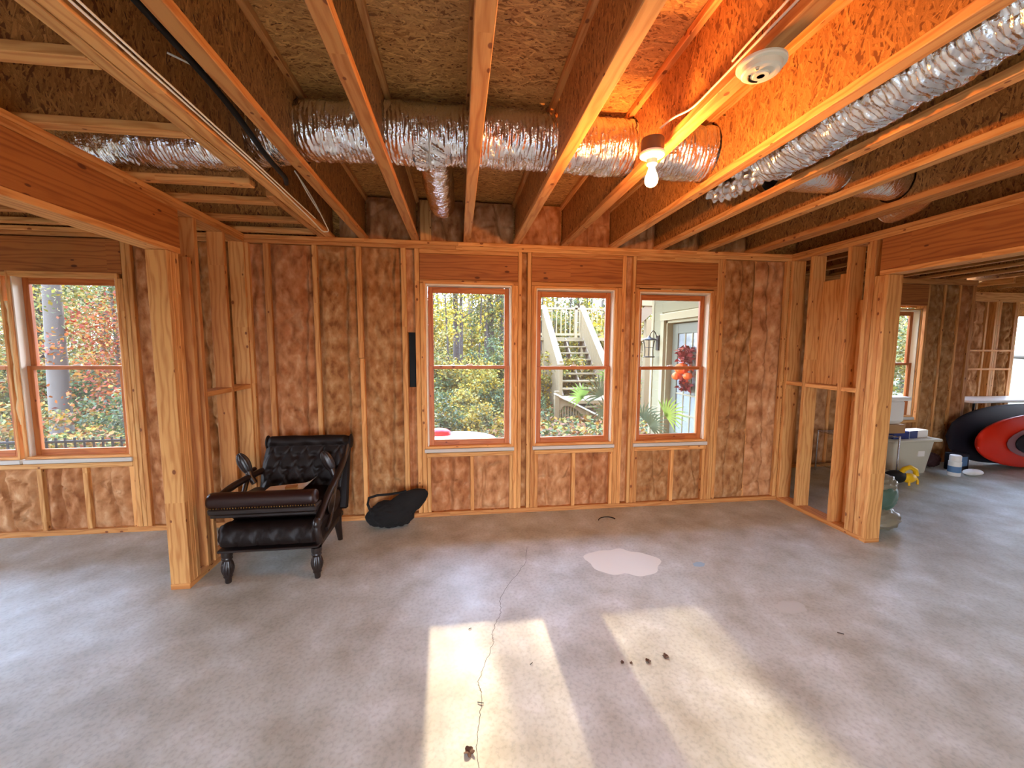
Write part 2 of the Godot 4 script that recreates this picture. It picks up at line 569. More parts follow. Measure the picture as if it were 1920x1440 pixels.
func window_unit(called: String, label: String, gx0: float, gx1: float, gy0: float, gy1: float, wz := 0.0, foam := true, twin_left := false) -> void:   # gx, gy: the glass
	var w := thing(called, label, "window", Vector3.ZERO, 0, "", "structure")
	var jl := gx0 - 0.085
	var jr := gx1 + 0.085
	var jt := gy1 + 0.095
	var jb := gy0 - 0.075
	var sm: Material = M.sash
	# jamb
	for p in [["jamb", jl, jl + 0.022, jb, jt, 1], ["jamb", jr - 0.022, jr, jb, jt, 1], ["jamb", jl, jr, jt - 0.022, jt, 0], ["jamb", jl, jr, jb, jb + 0.022, 0]]:
		board(p[0], Vector3(p[1], p[3], wz - 0.135), Vector3(p[2], p[4], wz + 0.004), p[5], w, M.spf1)
	for p in [[jl + 0.022, jl + 0.034, jb + 0.022, jt - 0.022, 1], [jr - 0.034, jr - 0.022, jb + 0.022, jt - 0.022, 1], [jl + 0.022, jr - 0.022, jt - 0.036, jt - 0.022, 0]]:
		board("jamb_liner", Vector3(p[0], p[2], wz - 0.12), Vector3(p[1], p[3], wz - 0.012), p[4], w, M.liner, 0.001)
	var mid := (gy0 + gy1) / 2.0
	for up in [1, 0]:
		var z1 := wz - 0.085 if up else wz - 0.05
		var z0 := z1 - 0.032
		var y0 := mid - 0.012 if up else gy0 - 0.055
		var y1 := gy1 + 0.055 if up else mid + 0.016
		var x0 := gx0 - 0.048
		var x1 := gx1 + 0.048
		var b := MB.new()
		b.box(Vector3(x0, y0, z0), Vector3(gx0, y1, z1), 1, 0.003)
		b.box(Vector3(gx1, y0, z0), Vector3(x1, y1, z1), 1, 0.003)
		b.box(Vector3(gx0, gy1 if up else mid - 0.016, z0), Vector3(gx1, y1, z1), 0, 0.003)
		b.box(Vector3(gx0, y0, z0), Vector3(gx1, (mid + 0.016) if up else gy0, z1), 0, 0.003)
		var s := put("upper_sash" if up else "lower_sash", b, sm, w)
		var g := MB.new()
		g.box(Vector3(gx0, (mid + 0.016) if up else gy0, (z0 + z1) / 2 - 0.002), Vector3(gx1, gy1 if up else (mid - 0.016), (z0 + z1) / 2 + 0.002), 0, 0.0)
		put("pane", g, M.glass, s)
	var lk := MB.new()
	var cx := (gx0 + gx1) / 2
	lk.box(Vector3(cx - 0.03, mid + 0.017, wz - 0.078), Vector3(cx + 0.03, mid + 0.026, wz - 0.055), 0, 0.003)
	lk.box(Vector3(cx - 0.008, mid + 0.024, wz - 0.074), Vector3(cx + 0.03, mid + 0.034, wz - 0.062), 0, 0.003)
	put("sash_lock", lk, M.white, w)
	board("sill_board", Vector3(jl - 0.005, jb - 0.036, wz - 0.13), Vector3(jr + 0.005, jb - 0.001, wz + 0.02), 0, w, M.sillgrey)
	if foam:
		foam_bead(w, Vector3(jr + 0.014, jb + 0.3, wz - 0.02), Vector3(jr + 0.014, jt - 0.25, wz - 0.02), 0.013)
		foam_bead(w, Vector3(jl - 0.014, mid - 0.05, wz - 0.03), Vector3(jl - 0.014, jt - 0.1, wz - 0.03), 0.01)
		foam_bead(w, Vector3(jl + 0.25, jt + 0.012, wz - 0.03), Vector3(jl + 0.55, jt + 0.012, wz - 0.03), 0.01)
		foam_bead(w, Vector3(jl + 0.15, jb - 0.052, wz - 0.03), Vector3(jl + 0.5, jb - 0.055, wz - 0.03), 0.012)

# ---------------------------------------------------------------- ready
func _ready() -> void:
	rng.seed = 20
	noise.seed = 4
	noise.frequency = 0.01
	noise.fractal_octaves = 3
	var f := 755.0
	var cam := Camera3D.new()
	cam.name = "camera"
	cam.fov = rad_to_deg(2.0 * atan(720.0 / f))
	cam.near = 0.05
	cam.far = 400.0
	add_child(cam)
	cam.position = Vector3(0, 1.6758, 3.8851)
	cam.basis = Basis(Vector3.UP, -0.1315) * Basis(Vector3.RIGHT, -0.0941) * Basis(Vector3.BACK, 0.0045)
	cam.current = true

	var env := Environment.new()
	var sky := Sky.new()
	var sm := ProceduralSkyMaterial.new()
	sm.sky_top_color = Color(0.66, 0.75, 0.9)
	sm.sky_horizon_color = Color(0.93, 0.95, 0.97)
	sm.sky_curve = 0.18
	sm.ground_bottom_color = Color(0.3, 0.28, 0.24)
	sm.ground_horizon_color = Color(0.6, 0.6, 0.58)
	sm.sky_energy_multiplier = 4.3
	sm.ground_energy_multiplier = 0.6
	sky.sky_material = sm
	env.background_mode = Environment.BG_SKY
	env.sky = sky
	env.tonemap_mode = Environment.TONE_MAPPER_LINEAR
	env.tonemap_exposure = 1.0
	env.sdfgi_enabled = true
	env.ssao_enabled = true
	env.ssil_enabled = true
	var we := WorldEnvironment.new()
	we.name = "world_environment"
	we.environment = env
	add_child(we)

	var sun := DirectionalLight3D.new()
	sun.name = "sun"
	sun.light_color = Color(1.0, 0.9, 0.74)
	sun.light_energy = 5.4
	sun.light_angular_distance = 1.3
	sun.shadow_enabled = true
	add_child(sun)
	sun.look_at_from_position(Vector3.ZERO, Vector3(0.035, -0.456, 1.0), Vector3.UP)

	make_materials()
	build_floor()
	build_ceiling()
	build_back_wall()
	build_left_wall()
	build_right_wall()
	build_right_room()
	build_shell()
	build_windows()
	build_ducts()
	build_lamps()
	build_cables()
	build_chair()
	build_floor_things()
	build_storage()
	build_stairs()
	build_house_wing()
	build_shade_deck()
	build_yard()
	build_forest()

# ---------------------------------------------------------------- setting
func build_floor() -> void:
	var fl := thing("floor", "worn grey concrete slab floor of the unfinished basement", "floor", Vector3.ZERO, 0, "", "structure")
	var b := MB.new()
	for p in [[-6.6, 12.0, -0.16, 7.56], [3.5, 12.0, -1.2, -0.16], [7.32, 12.0, -1.75, -1.2]]:
		var x0: float = p[0]
		var x1: float = p[1]
		var z0: float = p[2]
		var z1: float = p[3]
		b.poly([Vector3(x0, 0, z0), Vector3(x1, 0, z0), Vector3(x1, 0, z1), Vector3(x0, 0, z1)], Vector3.UP, [Vector2(x0, z0), Vector2(x1, z0), Vector2(x1, z1), Vector2(x0, z1)])
		b.poly([Vector3(x0, -0.12, z0), Vector3(x1, -0.12, z0), Vector3(x1, -0.12, z1), Vector3(x0, -0.12, z1)], Vector3.DOWN, [Vector2(x0, z0), Vector2(x1, z0), Vector2(x1, z1), Vector2(x0, z1)])
		for e in [[x0, z0, x1, z0, 0, -1], [x0, z1, x1, z1, 0, 1], [x0, z0, x0, z1, -1, 0], [x1, z0, x1, z1, 1, 0]]:
			b.poly([Vector3(e[0], -0.12, e[1]), Vector3(e[2], -0.12, e[3]), Vector3(e[2], 0, e[3]), Vector3(e[0], 0, e[1])], Vector3(e[4], 0, e[5]), [Vector2(), Vector2(1, 0), Vector2(1, 1), Vector2(0, 1)])
	var m := b.mesh()
	var arr := m.surface_get_arrays(0)
	arr[Mesh.ARRAY_TEX_UV2] = arr[Mesh.ARRAY_TEX_UV]
	var am := ArrayMesh.new()
	am.add_surface_from_arrays(Mesh.PRIMITIVE_TRIANGLES, arr)
	put("slab", am, M.concrete, fl)
	# hairline crack
	var line := []
	var ctl := [Vector2(0.55, 0.7), Vector2(0.5, 0.95), Vector2(0.36, 1.17), Vector2(0.26, 1.35), Vector2(0.25, 1.5), Vector2(0.21, 1.6), Vector2(0.18, 1.69), Vector2(0.185, 1.75), Vector2(0.12, 1.92), Vector2(0.08, 2.02), Vector2(0.1, 2.08), Vector2(0.08, 2.22), Vector2(0.06, 2.34), Vector2(0.075, 2.45), Vector2(0.09, 2.6)]
	for k in ctl.size() - 1:
		for t in 7:
			line.append((ctl[k] as Vector2).lerp(ctl[k + 1], t / 7.0) + Vector2(rng.randf_range(-1, 1), rng.randf_range(-1, 1)) * 0.006)
	var ck := MB.new()
	ck.strip(line, 0.0022, 0.0006)
	put("crack", ck, M.crack, fl)
	var skim := func(cx: float, cz: float, rx: float, rz: float, h: float, mt: Material, sd: float, called: String) -> void:
		var q := MB.new()
		q.grid(6, 48, func(a: float, c: float) -> Vector3:
			var g := c * TAU
			var r := 1.0 + 0.16 * sin(g * 2.0 + sd) + 0.07 * sin(g * 5.0 + sd * 2.0) + 0.04 * sin(g * 9.0 + sd)
			var t := 1.0 - a
			return Vector3(cx + cos(g) * rx * r * t, h * (1.0 - pow(t, 6.0)) + 0.0003, cz + sin(g) * rz * r * t), 1, 1, true, true)
		put(called, q, mt, fl)
	skim.call(1.26, 1.02, 0.25, 0.22, 0.002, M.cement, 1.0, "cement_patch")
	skim.call(2.12, 1.68, 0.09, 0.07, 0.0015, M.cement2, 2.0, "cement_patch")
	skim.call(1.83, 1.13, 0.055, 0.03, 0.0008, M.paint_blue, 4.0, "paint_spot")

func build_ceiling() -> void:
	var ce := thing("ceiling", "open ceiling of engineered wood joists under a strand board deck", "ceiling", Vector3.ZERO, 0, "", "structure")
	var zs := [-1.76, -0.4, 0.82, 2.04, 3.26, 4.48, 5.7, 7.56]
	for k in zs.size() - 1:
		var x := -6.7 + (0.0 if k % 2 == 0 else 1.22)
		if k % 2 == 1:
			var b0 := MB.new()
			b0.box(Vector3(-6.7, DECK, zs[k] + 0.002), Vector3(x - 0.002, DECK + 0.018, zs[k + 1] - 0.002), 0, 0.0015)
			put("deck_panel", b0, M.deck, ce)
		while x < 12.0:
			var b := MB.new()
			b.box(Vector3(x + 0.002, DECK, zs[k] + 0.002), Vector3(minf(x + 2.44, 12.1) - 0.002, DECK + 0.018, zs[k + 1] - 0.002), 0, 0.0015)
			put("deck_panel", b, M.deck, ce)
			x += 2.44
	board("upper_floor", Vector3(-6.8, DECK + 0.02, -1.8), Vector3(12.2, DECK + 0.14, 7.7), 0, ce, M.deck, 0.0)
	var hz := {-0.85: 1.40, -0.39: 1.45, 0.085: 1.465, 0.553: 1.47, 1.02: 1.465, 1.515: 1.47}
	joist_z(ce, -1.143, -0.12, BACK, [Vector3(1.24, 2.85, 0.152)])
	board("rim_board", Vector3(-1.235, PLATE_TOP, -0.1), Vector3(-1.182, DECK - 0.004, 0.98), 2, ce)
	board("rim_board", Vector3(-1.235, PLATE_TOP, 1.42), Vector3(-1.182, DECK - 0.004, BACK), 2, ce)
	for x: float in hz:
		joist_z(ce, x, -0.12, BACK, [Vector3(hz[x], 2.85, 0.158)])
	for x in [1.99, 2.47]:
		joist_z(ce, x, -0.12, BACK, [Vector3(1.42, 2.81, 0.13)])
	joist_z(ce, 3.0, -0.12, BACK, [Vector3(1.36, 2.81, 0.13)])
	joist_z(ce, 3.07, -0.12, BACK, [Vector3(1.34, 2.81, 0.13)])
	for k in 9:
		joist_z(ce, 3.62 + k * 0.48, RZ - 0.1, BACK)
	for z in [0.08, 0.4, 0.82, 1.14, 1.74, 2.22, 2.7, 3.15, 3.6, 4.1, 4.6, 5.1, 5.6, 6.1, 6.6]:
		joist_x(ce, z, -6.6, -1.24)

func build_back_wall() -> void:
	var w := thing("wall_back", "open framed back wall with studs, headers and pink fibreglass batts", "wall", Vector3.ZERO, 0, "", "structure")
	var d := -0.14
	# plates
	board("top_plate", Vector3(-6.6, PLATE_TOP - 0.036, d), Vector3(-2.0, PLATE_TOP, 0.002), 0, w)
	board("top_plate", Vector3(-2.0, PLATE_TOP - 0.036, d), Vector3(0.0, PLATE_TOP, 0.003), 0, w, M.spf2)
	board("top_plate", Vector3(0.0, PLATE_TOP - 0.036, d), Vector3(3.6, PLATE_TOP, 0.001), 0, w, M.spf1)
	board("top_plate", Vector3(-6.6, PLATE_LOW, d), Vector3(-0.02, PLATE_TOP - 0.037, 0), 0, w, M.spf4)
	board("top_plate", Vector3(-0.02, PLATE_LOW, d), Vector3(3.6, PLATE_TOP - 0.037, 0.002), 0, w, M.spf0)
	board("bottom_plate", Vector3(-6.6, 0, d), Vector3(-0.6, 0.046, 0.004), 0, w, M.spf2)
	board("bottom_plate", Vector3(-0.6, 0, d), Vector3(3.6, 0.046, 0.002), 0, w, M.spf4)
	# full studs
	for p in [[-1.865, -1.82], [-1.70, -1.652], [-1.295, -1.254], [-0.522, -0.476], [3.405, 3.448], [-2.39, -2.35], [-2.785, -2.750], [-2.823, -2.788], [-0.40, -0.358], [0.570, 0.606], [0.660, 0.698], [1.614, 1.651], [1.722, 1.753], [2.632, 2.674], [2.678, 2.716]]:
		board("stud", Vector3(p[0], 0.046, d), Vector3(p[1], PLATE_LOW, 0), 1, w)
	board("stud", Vector3(-0.917, 1.56, d), Vector3(-0.872, PLATE_LOW, 0.0), 1, w, M.spf2)
	board("stud", Vector3(-0.908, 0.046, d), Vector3(-0.868, 1.555, 0.003), 1, w, M.spf1)
	board("stud", Vector3(3.05, 0.046, d), Vector3(3.088, PLATE_LOW, -0.035), 1, w)
	# openings: jacks, header, cripples, rough sill
	for o in [[-0.355, -0.313, 0.529, 0.567, 0.104], [0.701, 0.742, 1.566, 1.612, 1.13], [1.756, 1.795, 2.592, 2.630, 2.2]]:
		board("jack_stud", Vector3(o[0], 0.046, d), Vector3(o[1], 2.255, 0.001), 1, w)
		board("jack_stud", Vector3(o[2], 0.046, d), Vector3(o[3], 2.255, 0.001), 1, w)
		board("header", Vector3(o[0], 2.292, d), Vector3(o[3], 2.524, 0.0), 0, w, M.pine)
		board("header_plate", Vector3(o[0], 2.526, d), Vector3(o[3], PLATE_LOW - 0.001, 0.002), 0, w)
		board("header_plate", Vector3(o[0], 2.257, d), Vector3(o[3], 2.290, 0.003), 0, w, M.spf4)
		board("rough_sill", Vector3(o[1], 0.598, d), Vector3(o[2], 0.638, 0.002), 0, w)
		board("cripple_stud", Vector3(o[1] + 0.002, 0.046, d), Vector3(o[1] + 0.038, 0.597, 0.0), 1, w)
		board("cripple_stud", Vector3(o[2] - 0.038, 0.046, d), Vector3(o[2] - 0.002, 0.597, 0.0), 1, w)
		board("cripple_stud", Vector3(o[4], 0.046, d), Vector3(o[4] + 0.037, 0.597, 0.0), 1, w)
		batt(w, o[1] + 0.038, o[4], 0.046, 0.597, -0.012)
		batt(w, o[4] + 0.037, o[2] - 0.038, 0.046, 0.597, -0.012)
	# the wide opening on the left
	board("jack_stud", Vector3(-2.862, 0.046, d), Vector3(-2.826, 2.23, 0.001), 1, w)
	board("header", Vector3(-4.6, 2.268, d), Vector3(-2.826, 2.555, 0.0), 0, w, M.pine)
	board("header_plate", Vector3(-4.6, 2.232, d), Vector3(-2.862, 2.266, 0.002), 0, w)
	board("jack_stud", Vector3(-4.64, 0.046, d), Vector3(-4.602, PLATE_LOW, 0.001), 1, w)
	board("rough_sill", Vector3(-4.6, 0.602, d), Vector3(-2.864, 0.645, 0.002), 0, w)
	var cx := -2.9
	for x in [-2.9, -3.27, -3.62, -4.02, -4.42]:
		board("cripple_stud", Vector3(x, 0.046, d), Vector3(x + 0.038, 0.601, -0.006), 1, w)
		if x < -2.95:
			batt(w, x + 0.038, cx, 0.046, 0.6, -0.012)
		cx = x
	# wool
	for p in [[-1.652, -1.295], [-1.254, -0.917], [-0.872, -0.522], [2.716, 3.07], [3.07, 3.405], [-1.82, -1.70], [-2.75, -2.39], [-2.35, -1.98]]:
		batt(w, p[0], p[1], 0.05, PLATE_LOW - 0.004, -0.006, 0.034)
	batt(w, -0.476, -0.40, 1.8, PLATE_LOW - 0.004, -0.012, 0.03)
	batt(w, -0.476, -0.40, 0.05, 1.28, -0.018, 0.03)
	board("cavity_shade_strip", Vector3(-0.475, 1.2, -0.136), Vector3(-0.401, 1.9, -0.13), 1, w, M.black, 0.0)  # black board standing in for the shade inside the open stud cavity
	for p in [[0.606, 0.66], [1.651, 1.722]]:
		batt(w, p[0], p[1], 0.05, PLATE_LOW - 0.004, -0.016, 0.016)
	# rim space above the plates
	var jx := [-1.1, -0.85, -0.39, 0.085, 0.553, 1.02, 1.515, 1.99, 2.47, 3.0]
	for k in jx.size() - 1:
		batt(w, jx[k] + (0.02 if k > 0 else 0.03), jx[k + 1] - 0.02, PLATE_TOP + 0.004, DECK - 0.02, -0.05, 0.04)
	board("blocking", Vector3(-0.345, PLATE_TOP, -0.07), Vector3(-0.245, DECK - 0.03, -0.03), 1, w, M.spf3)
	board("rim_board", Vector3(-6.6, PLATE_TOP, d), Vector3(3.6, DECK, -0.125), 0, w, M.deck, 0.0)
	# sheathing outside with openings
	var xs := [-6.6, -4.6, -2.862, -0.313, 0.529, 0.742, 1.566, 1.795, 2.592, 3.6]
	for k in xs.size() - 1:
		var x0: float = xs[k]
		var x1: float = xs[k + 1]
		if k % 2 == 0:
			board("sheathing", Vector3(x0, -0.02, d - 0.02), Vector3(x1, DECK + 0.02, d - 0.001), 1, w, M.deck, 0.0)
		else:
			board("sheathing", Vector3(x0, -0.02, d - 0.02), Vector3(x1, 0.64, d - 0.001), 1, w, M.deck, 0.0)
			board("sheathing", Vector3(x0, 2.25, d - 0.02), Vector3(x1, DECK + 0.02, d - 0.001), 1, w, M.deck, 0.0)

func build_left_wall() -> void:
	var w := thing("wall_left", "open stud partition on the left with built-up post and dropped beam", "wall", Vector3.ZERO, 0, "", "structure")
	var x0 := -1.968
	board("bottom_plate", Vector3(x0, 0, 0.006), Vector3(LX, 0.04, 0.99), 2, w, M.spf2)
	for z in [0.025, 0.33, 0.69]:
		board("stud", Vector3(x0, 0.04, z - 0.038), Vector3(LX - 0.001, PLATE_LOW, z), 1, w)
	board("stud", Vector3(x0, 0.04, 0.735), Vector3(LX - 0.004, 2.28, 0.772), 1, w, M.spf4)
	for p in [[0.33, 0.652], [0.025, 0.292]]:
		board("blocking", Vector3(x0, 1.29, p[0]), Vector3(LX - 0.002, 1.328, p[1]), 2, w, M.spf2)
	for z in [0.868, 0.908, 0.948]:
		board("post", Vector3(x0 + rng.randf() * 0.003, 0.0, z), Vector3(LX - 0.001, 2.278, z + 0.0385), 1, w, M.spf3 if z > 0.94 else M.spf0)
	board("beam_soffit", Vector3(x0 - 0.012, 2.28, 0.845), Vector3(LX + 0.001, 2.317, 6.0), 2, w, M.spf1)
	board("beam", Vector3(x0, 2.318, 0.845), Vector3(x0 + 0.04, PLATE_LOW, 6.0), 2, w, M.pine)
	board("beam", Vector3(x0 + 0.0405, 2.319, 0.845), Vector3(x0 + 0.08, PLATE_LOW, 6.0), 2, w, M.spf1)
	board("beam", Vector3(x0 + 0.0805, 2.318, 0.845), Vector3(LX, PLATE_LOW, 6.0), 2, w, M.pine)
	board("top_plate", Vector3(x0, PLATE_LOW + 0.001, 0.004), Vector3(LX, PLATE_LOW + 0.036, 6.0), 2, w, M.spf4)
	board("top_plate", Vector3(x0, PLATE_LOW + 0.037, 0.004), Vector3(LX + 0.001, PLATE_TOP - 0.001, 6.0), 2, w, M.spf2)
	board("post", Vector3(x0, 0.0, 5.9), Vector3(LX, 2.28, 6.0), 1, w)

func build_right_wall() -> void:
	var w := thing("wall_right", "open stud partition on the right with board infill and dropped beam", "wall", Vector3.ZERO, 0, "", "structure")
	var x1 := 3.592
	board("bottom_plate", Vector3(RX, 0, 0.006), Vector3(x1, 0.04, 0.99), 2, w, M.spf2)
	for z in [0.036, 0.272, 0.658, 0.832, 0.872]:
		board("stud", Vector3(RX, 0.04, z - 0.038), Vector3(x1, PLATE_LOW, z), 1, w)
	for z in [0.876, 0.914, 0.952]:
		board("post", Vector3(RX + rng.randf() * 0.003, 0.0, z), Vector3(x1 - 0.002, 2.268, z + 0.0375), 1, w)
	for p in [[0.036, 0.234], [0.272, 0.62], [0.658, 0.794]]:
		board("blocking", Vector3(RX + 0.002, 1.28, p[0]), Vector3(RX + 0.09, 1.318, p[1]), 2, w, M.spf1)
	for p in [[0.272, 0.45, 1.318, 2.32], [0.452, 0.62, 1.318, 2.36], [0.658, 0.794, 0.04, 2.1]]:
		board("infill_board", Vector3(x1 - 0.024, p[2], p[0]), Vector3(x1 - 0.004, p[3], p[1]), 1, w, M.spf3)
	board("beam_soffit", Vector3(RX - 0.001, 2.27, 0.915), Vector3(x1, 2.307, 6.0), 2, w, M.spf1)
	board("beam", Vector3(RX, 2.308, 0.915), Vector3(RX + 0.046, PLATE_LOW, 6.0), 2, w, M.pine)
	board("beam", Vector3(RX + 0.0465, 2.309, 0.915), Vector3(RX + 0.092, PLATE_LOW, 6.0), 2, w, M.spf1)
	board("beam", Vector3(RX + 0.0925, 2.308, 0.915), Vector3(x1, PLATE_LOW, 6.0), 2, w, M.pine)
	board("top_plate", Vector3(RX, PLATE_LOW + 0.001, 0.004), Vector3(x1, PLATE_LOW + 0.036, 6.0), 2, w, M.spf2)
	board("top_plate", Vector3(RX - 0.001, PLATE_LOW + 0.037, 0.004), Vector3(x1, PLATE_TOP - 0.001, 6.0), 2, w, M.spf4)
	board("post", Vector3(RX, 0.0, 5.9), Vector3(x1, 2.28, 6.0), 1, w)

func build_right_room() -> void:
	var w := thing("wall_far", "insulated outer wall of the room beyond the right partition", "wall", Vector3.ZERO, 0, "", "structure")
	var d := RZ - 0.14
	board("top_plate", Vector3(3.6, PLATE_LOW, d), Vector3(7.36, PLATE_TOP, RZ + 0.002), 0, w, M.spf4)
	board("bottom_plate", Vector3(3.6, 0, d), Vector3(7.36, 0.04, RZ + 0.002), 0, w, M.spf2)
	for p in [[3.62, 3.66], [4.1, 4.14], [4.6, 4.64], [5.1, 5.14], [5.64, 5.68], [6.555, 6.595], [6.83, 6.865], [7.08, 7.115], [7.3, 7.36]]:
		board("stud", Vector3(p[0], 0.04, d), Vector3(p[1], PLATE_LOW, RZ - 0.01), 1, w)
	board("header", Vector3(5.68, 2.27, d), Vector3(6.555, 2.56, RZ), 0, w, M.pine)
	board("rough_sill", Vector3(5.68, 0.60, d), Vector3(6.555, 0.64, RZ), 0, w)
	for p in [[3.66, 4.1], [4.14, 4.6], [4.64, 5.1], [5.14, 5.64], [6.595, 6.83], [6.865, 7.08], [7.115, 7.3]]:
		batt(w, p[0], p[1], 0.05, PLATE_LOW - 0.004, RZ - 0.004, 0.04)
	batt(w, 5.68, 6.555, 0.05, 0.6, RZ - 0.02)
	for p in [[3.45, 5.68, -0.02, DECK + 0.02], [6.555, 7.36, -0.02, DECK + 0.02], [5.68, 6.555, -0.02, 0.64], [5.68, 6.555, 2.25, DECK + 0.02]]:
		board("sheathing", Vector3(p[0], p[2], d - 0.02), Vector3(p[1], p[3], d - 0.001), 1, w, M.deck, 0.0)
	for k in 9:
		var x := 3.62 + k * 0.48
		if x + 0.45 < 7.3:
			batt(w, x + 0.02, x + 0.46, PLATE_TOP + 0.004, DECK - 0.02, RZ - 0.05, 0.04)
	# the side of the main back wall toward this room
	board("return_sheathing", Vector3(3.45, -0.02, RZ - 0.14), Vector3(3.47, DECK, -0.15), 1, w, M.deck, 0.0)
	# alcove past the corner
	board("corner_stud", Vector3(7.32, 0.04, -1.6), Vector3(7.36, PLATE_LOW, RZ - 0.15), 1, w, M.spf4)
	var a := thing("wall_alcove", "bright insulated wall of the alcove beyond the far right corner", "wall", Vector3.ZERO, 0, "", "structure")
	var az := -1.6
	board("top_plate", Vector3(7.36, PLATE_LOW - 0.15, az - 0.14), Vector3(12.0, PLATE_LOW, az), 0, a)
	board("bottom_plate", Vector3(7.36, 0, az - 0.14), Vector3(12.0, 0.04, az), 0, a)
	for x in [7.7, 8.05, 8.4, 8.57, 8.61, 8.65, 8.95, 8.99, 9.76, 10.3, 10.8, 11.3]:
		board("stud", Vector3(x, 0.04, az - 0.14), Vector3(x + 0.038, PLATE_LOW - 0.15, az), 1, a)
	for p in [[7.74, 8.05], [8.09, 8.4], [8.69, 8.95], [9.8, 10.3], [10.34, 10.8], [10.84, 11.3]]:
		batt(a, p[0], p[1], 0.05, 2.41, az - 0.01, 0.04)
	for y in [1.32, 1.62]:
		board("blocking", Vector3(7.74, y, az - 0.02), Vector3(8.95, y + 0.03, az + 0.03), 0, a, M.spf1)
	for p in [[7.36, 9.03, -0.02, DECK + 0.02], [9.76, 12.1, -0.02, DECK + 0.02], [9.03, 9.76, -0.02, 0.7], [9.03, 9.76, 2.2, DECK + 0.02]]:
		board("sheathing", Vector3(p[0], p[2], az - 0.16), Vector3(p[1], p[3], az - 0.141), 1, a, M.deck, 0.0)
	var gp := MB.new()
	gp.box(Vector3(9.03, 0.7, az - 0.1), Vector3(9.76, 2.2, az - 0.096), 0, 0.0)
	put("pane", gp, M.glass, a)
	for k in 8:
		board("joist", Vector3(7.6 + k * 0.55, PLATE_TOP + 0.001, az - 0.1), Vector3(7.64 + k * 0.55, DECK - 0.002, RZ - 0.12), 2, a)

func build_shell() -> void:
	var l := thing("wall_side", "strand board end wall with a wide window added for light, unseen on the left", "wall", Vector3.ZERO, 0, "", "structure")
	for p in [[-0.16, 0.5, -0.02, DECK + 0.02], [2.3, 7.56, -0.02, DECK + 0.02], [0.5, 2.3, -0.02, 0.7], [0.5, 2.3, 2.15, DECK + 0.02]]:
		board("sheathing", Vector3(-6.74, p[2], p[0]), Vector3(-6.6, p[3], p[1]), 1, l, M.deck, 0.0)
	var lp := MB.new()  # glazing of the unseen window, added to brighten the left floor
	lp.box(Vector3(-6.68, 0.7, 0.5), Vector3(-6.674, 2.15, 2.3), 1, 0.0)
	put("pane", lp, M.glass, l)
	var r := thing("wall_end", "strand board sheathed end wall out of sight on the right", "wall", Vector3.ZERO, 0, "", "structure")
	board("sheathing", Vector3(12.0, -0.02, 0.2), Vector3(12.14, DECK + 0.02, 7.56), 1, r, M.deck, 0.0)
	board("sheathing", Vector3(12.0, -0.02, -1.75), Vector3(12.14, 0.6, 0.2), 1, r, M.deck, 0.0)
	board("sheathing", Vector3(12.0, 2.3, -1.75), Vector3(12.14, DECK + 0.02, 0.2), 1, r, M.deck, 0.0)
	var b := thing("wall_rear", "framed wall behind the camera with one wide glazed opening added for fill light", "wall", Vector3.ZERO, 0, "", "structure")
	var xs := [-6.74, -1.5, 1.5, 12.14]  # middle bay is an unseen opening, added to let in fill light
	for k in xs.size() - 1:
		var y0 := 2.15 if k % 2 == 1 else -0.02
		board("sheathing", Vector3(xs[k], y0, 7.42), Vector3(xs[k + 1], DECK + 0.02, 7.56), 1, b, M.deck, 0.0)
		if k % 2 == 1:
			var g := MB.new()
			g.box(Vector3(xs[k], 0.0, 7.48), Vector3(xs[k + 1], 2.15, 7.486), 0, 0.0)
			put("pane", g, M.glass, b)

func build_windows() -> void:
	window_unit("window_1", "double-hung wood window looking on yellow woods, left of three", -0.241, 0.446, 0.757, 2.178)
	window_unit("window_2", "double-hung wood window looking on the deck stairs, middle of three", 0.811, 1.480, 0.757, 2.160)
	window_unit("window_3", "double-hung wood window looking on the wreathed door, right of three", 1.864, 2.505, 0.757, 2.150)
	window_unit("window_4", "left room's wood window beside the post, red and orange trees outside", -3.60, -2.945, 0.763, 2.18)
	window_unit("window_5", "left room's wood window cut off by the left edge", -4.46, -3.80, 0.763, 2.18)
	window_unit("window_6", "narrowly visible window of the right room above the white lid", 5.78, 6.40, 0.757, 2.13, RZ, false)

# ---------------------------------------------------------------- ducts, lamps, cables
func duct_mesh(path: Array, r: float, pleat := 0.004, sd := 0.0, sq := 0.0) -> MB:
	var c := Curve3D.new()
	for k in path.size():
		var p: Vector3 = path[k]
		var t: Vector3 = ((path[mini(k + 1, path.size() - 1)] as Vector3) - (path[maxi(k - 1, 0)] as Vector3)) / 6.0
		c.add_point(p, -t, t)
	var len := c.get_baked_length()
	var b := MB.new()
	var nu := int(len / 0.006)
	var fr := []
	for k in nu + 1:
		var o := float(k) / nu * len
		var p := c.sample_baked(o, true)
		var t := (c.sample_baked(minf(o + 0.01, len), true) - c.sample_baked(maxf(o - 0.01, 0.0), true)).normalized()
		var s := t.cross(Vector3.UP).normalized()
		fr.append([p, s, s.cross(t)])
	b.grid(nu, 72, func(a: float, e: float) -> Vector3:
		var k := int(round(a * nu))
		var o := a * len
		var g := e * TAU
		var cx := cos(g) * 60.0
		var sx := sin(g) * 60.0
		var q := r + pleat * 0.8 * absf(sin(o * PI / 0.021 + 2.2 * noise.get_noise_3d(o * 300.0, cx, sx) + 0.5 * g))
		q += noise.get_noise_3d(o * 500.0 + sd * 100.0, cx * 1.6, sx * 1.6) * pleat * 1.6
		q += noise.get_noise_3d(o * 2600.0 + sd * 30.0, cx * 2.5, sx * 2.5) * pleat * 1.1
		q -= sq * maxf(0.0, sin(g)) * 0.3
		return fr[k][0] + (fr[k][1] * cos(g) + fr[k][2] * sin(g)) * q, 1, 1, true, true)
	return b

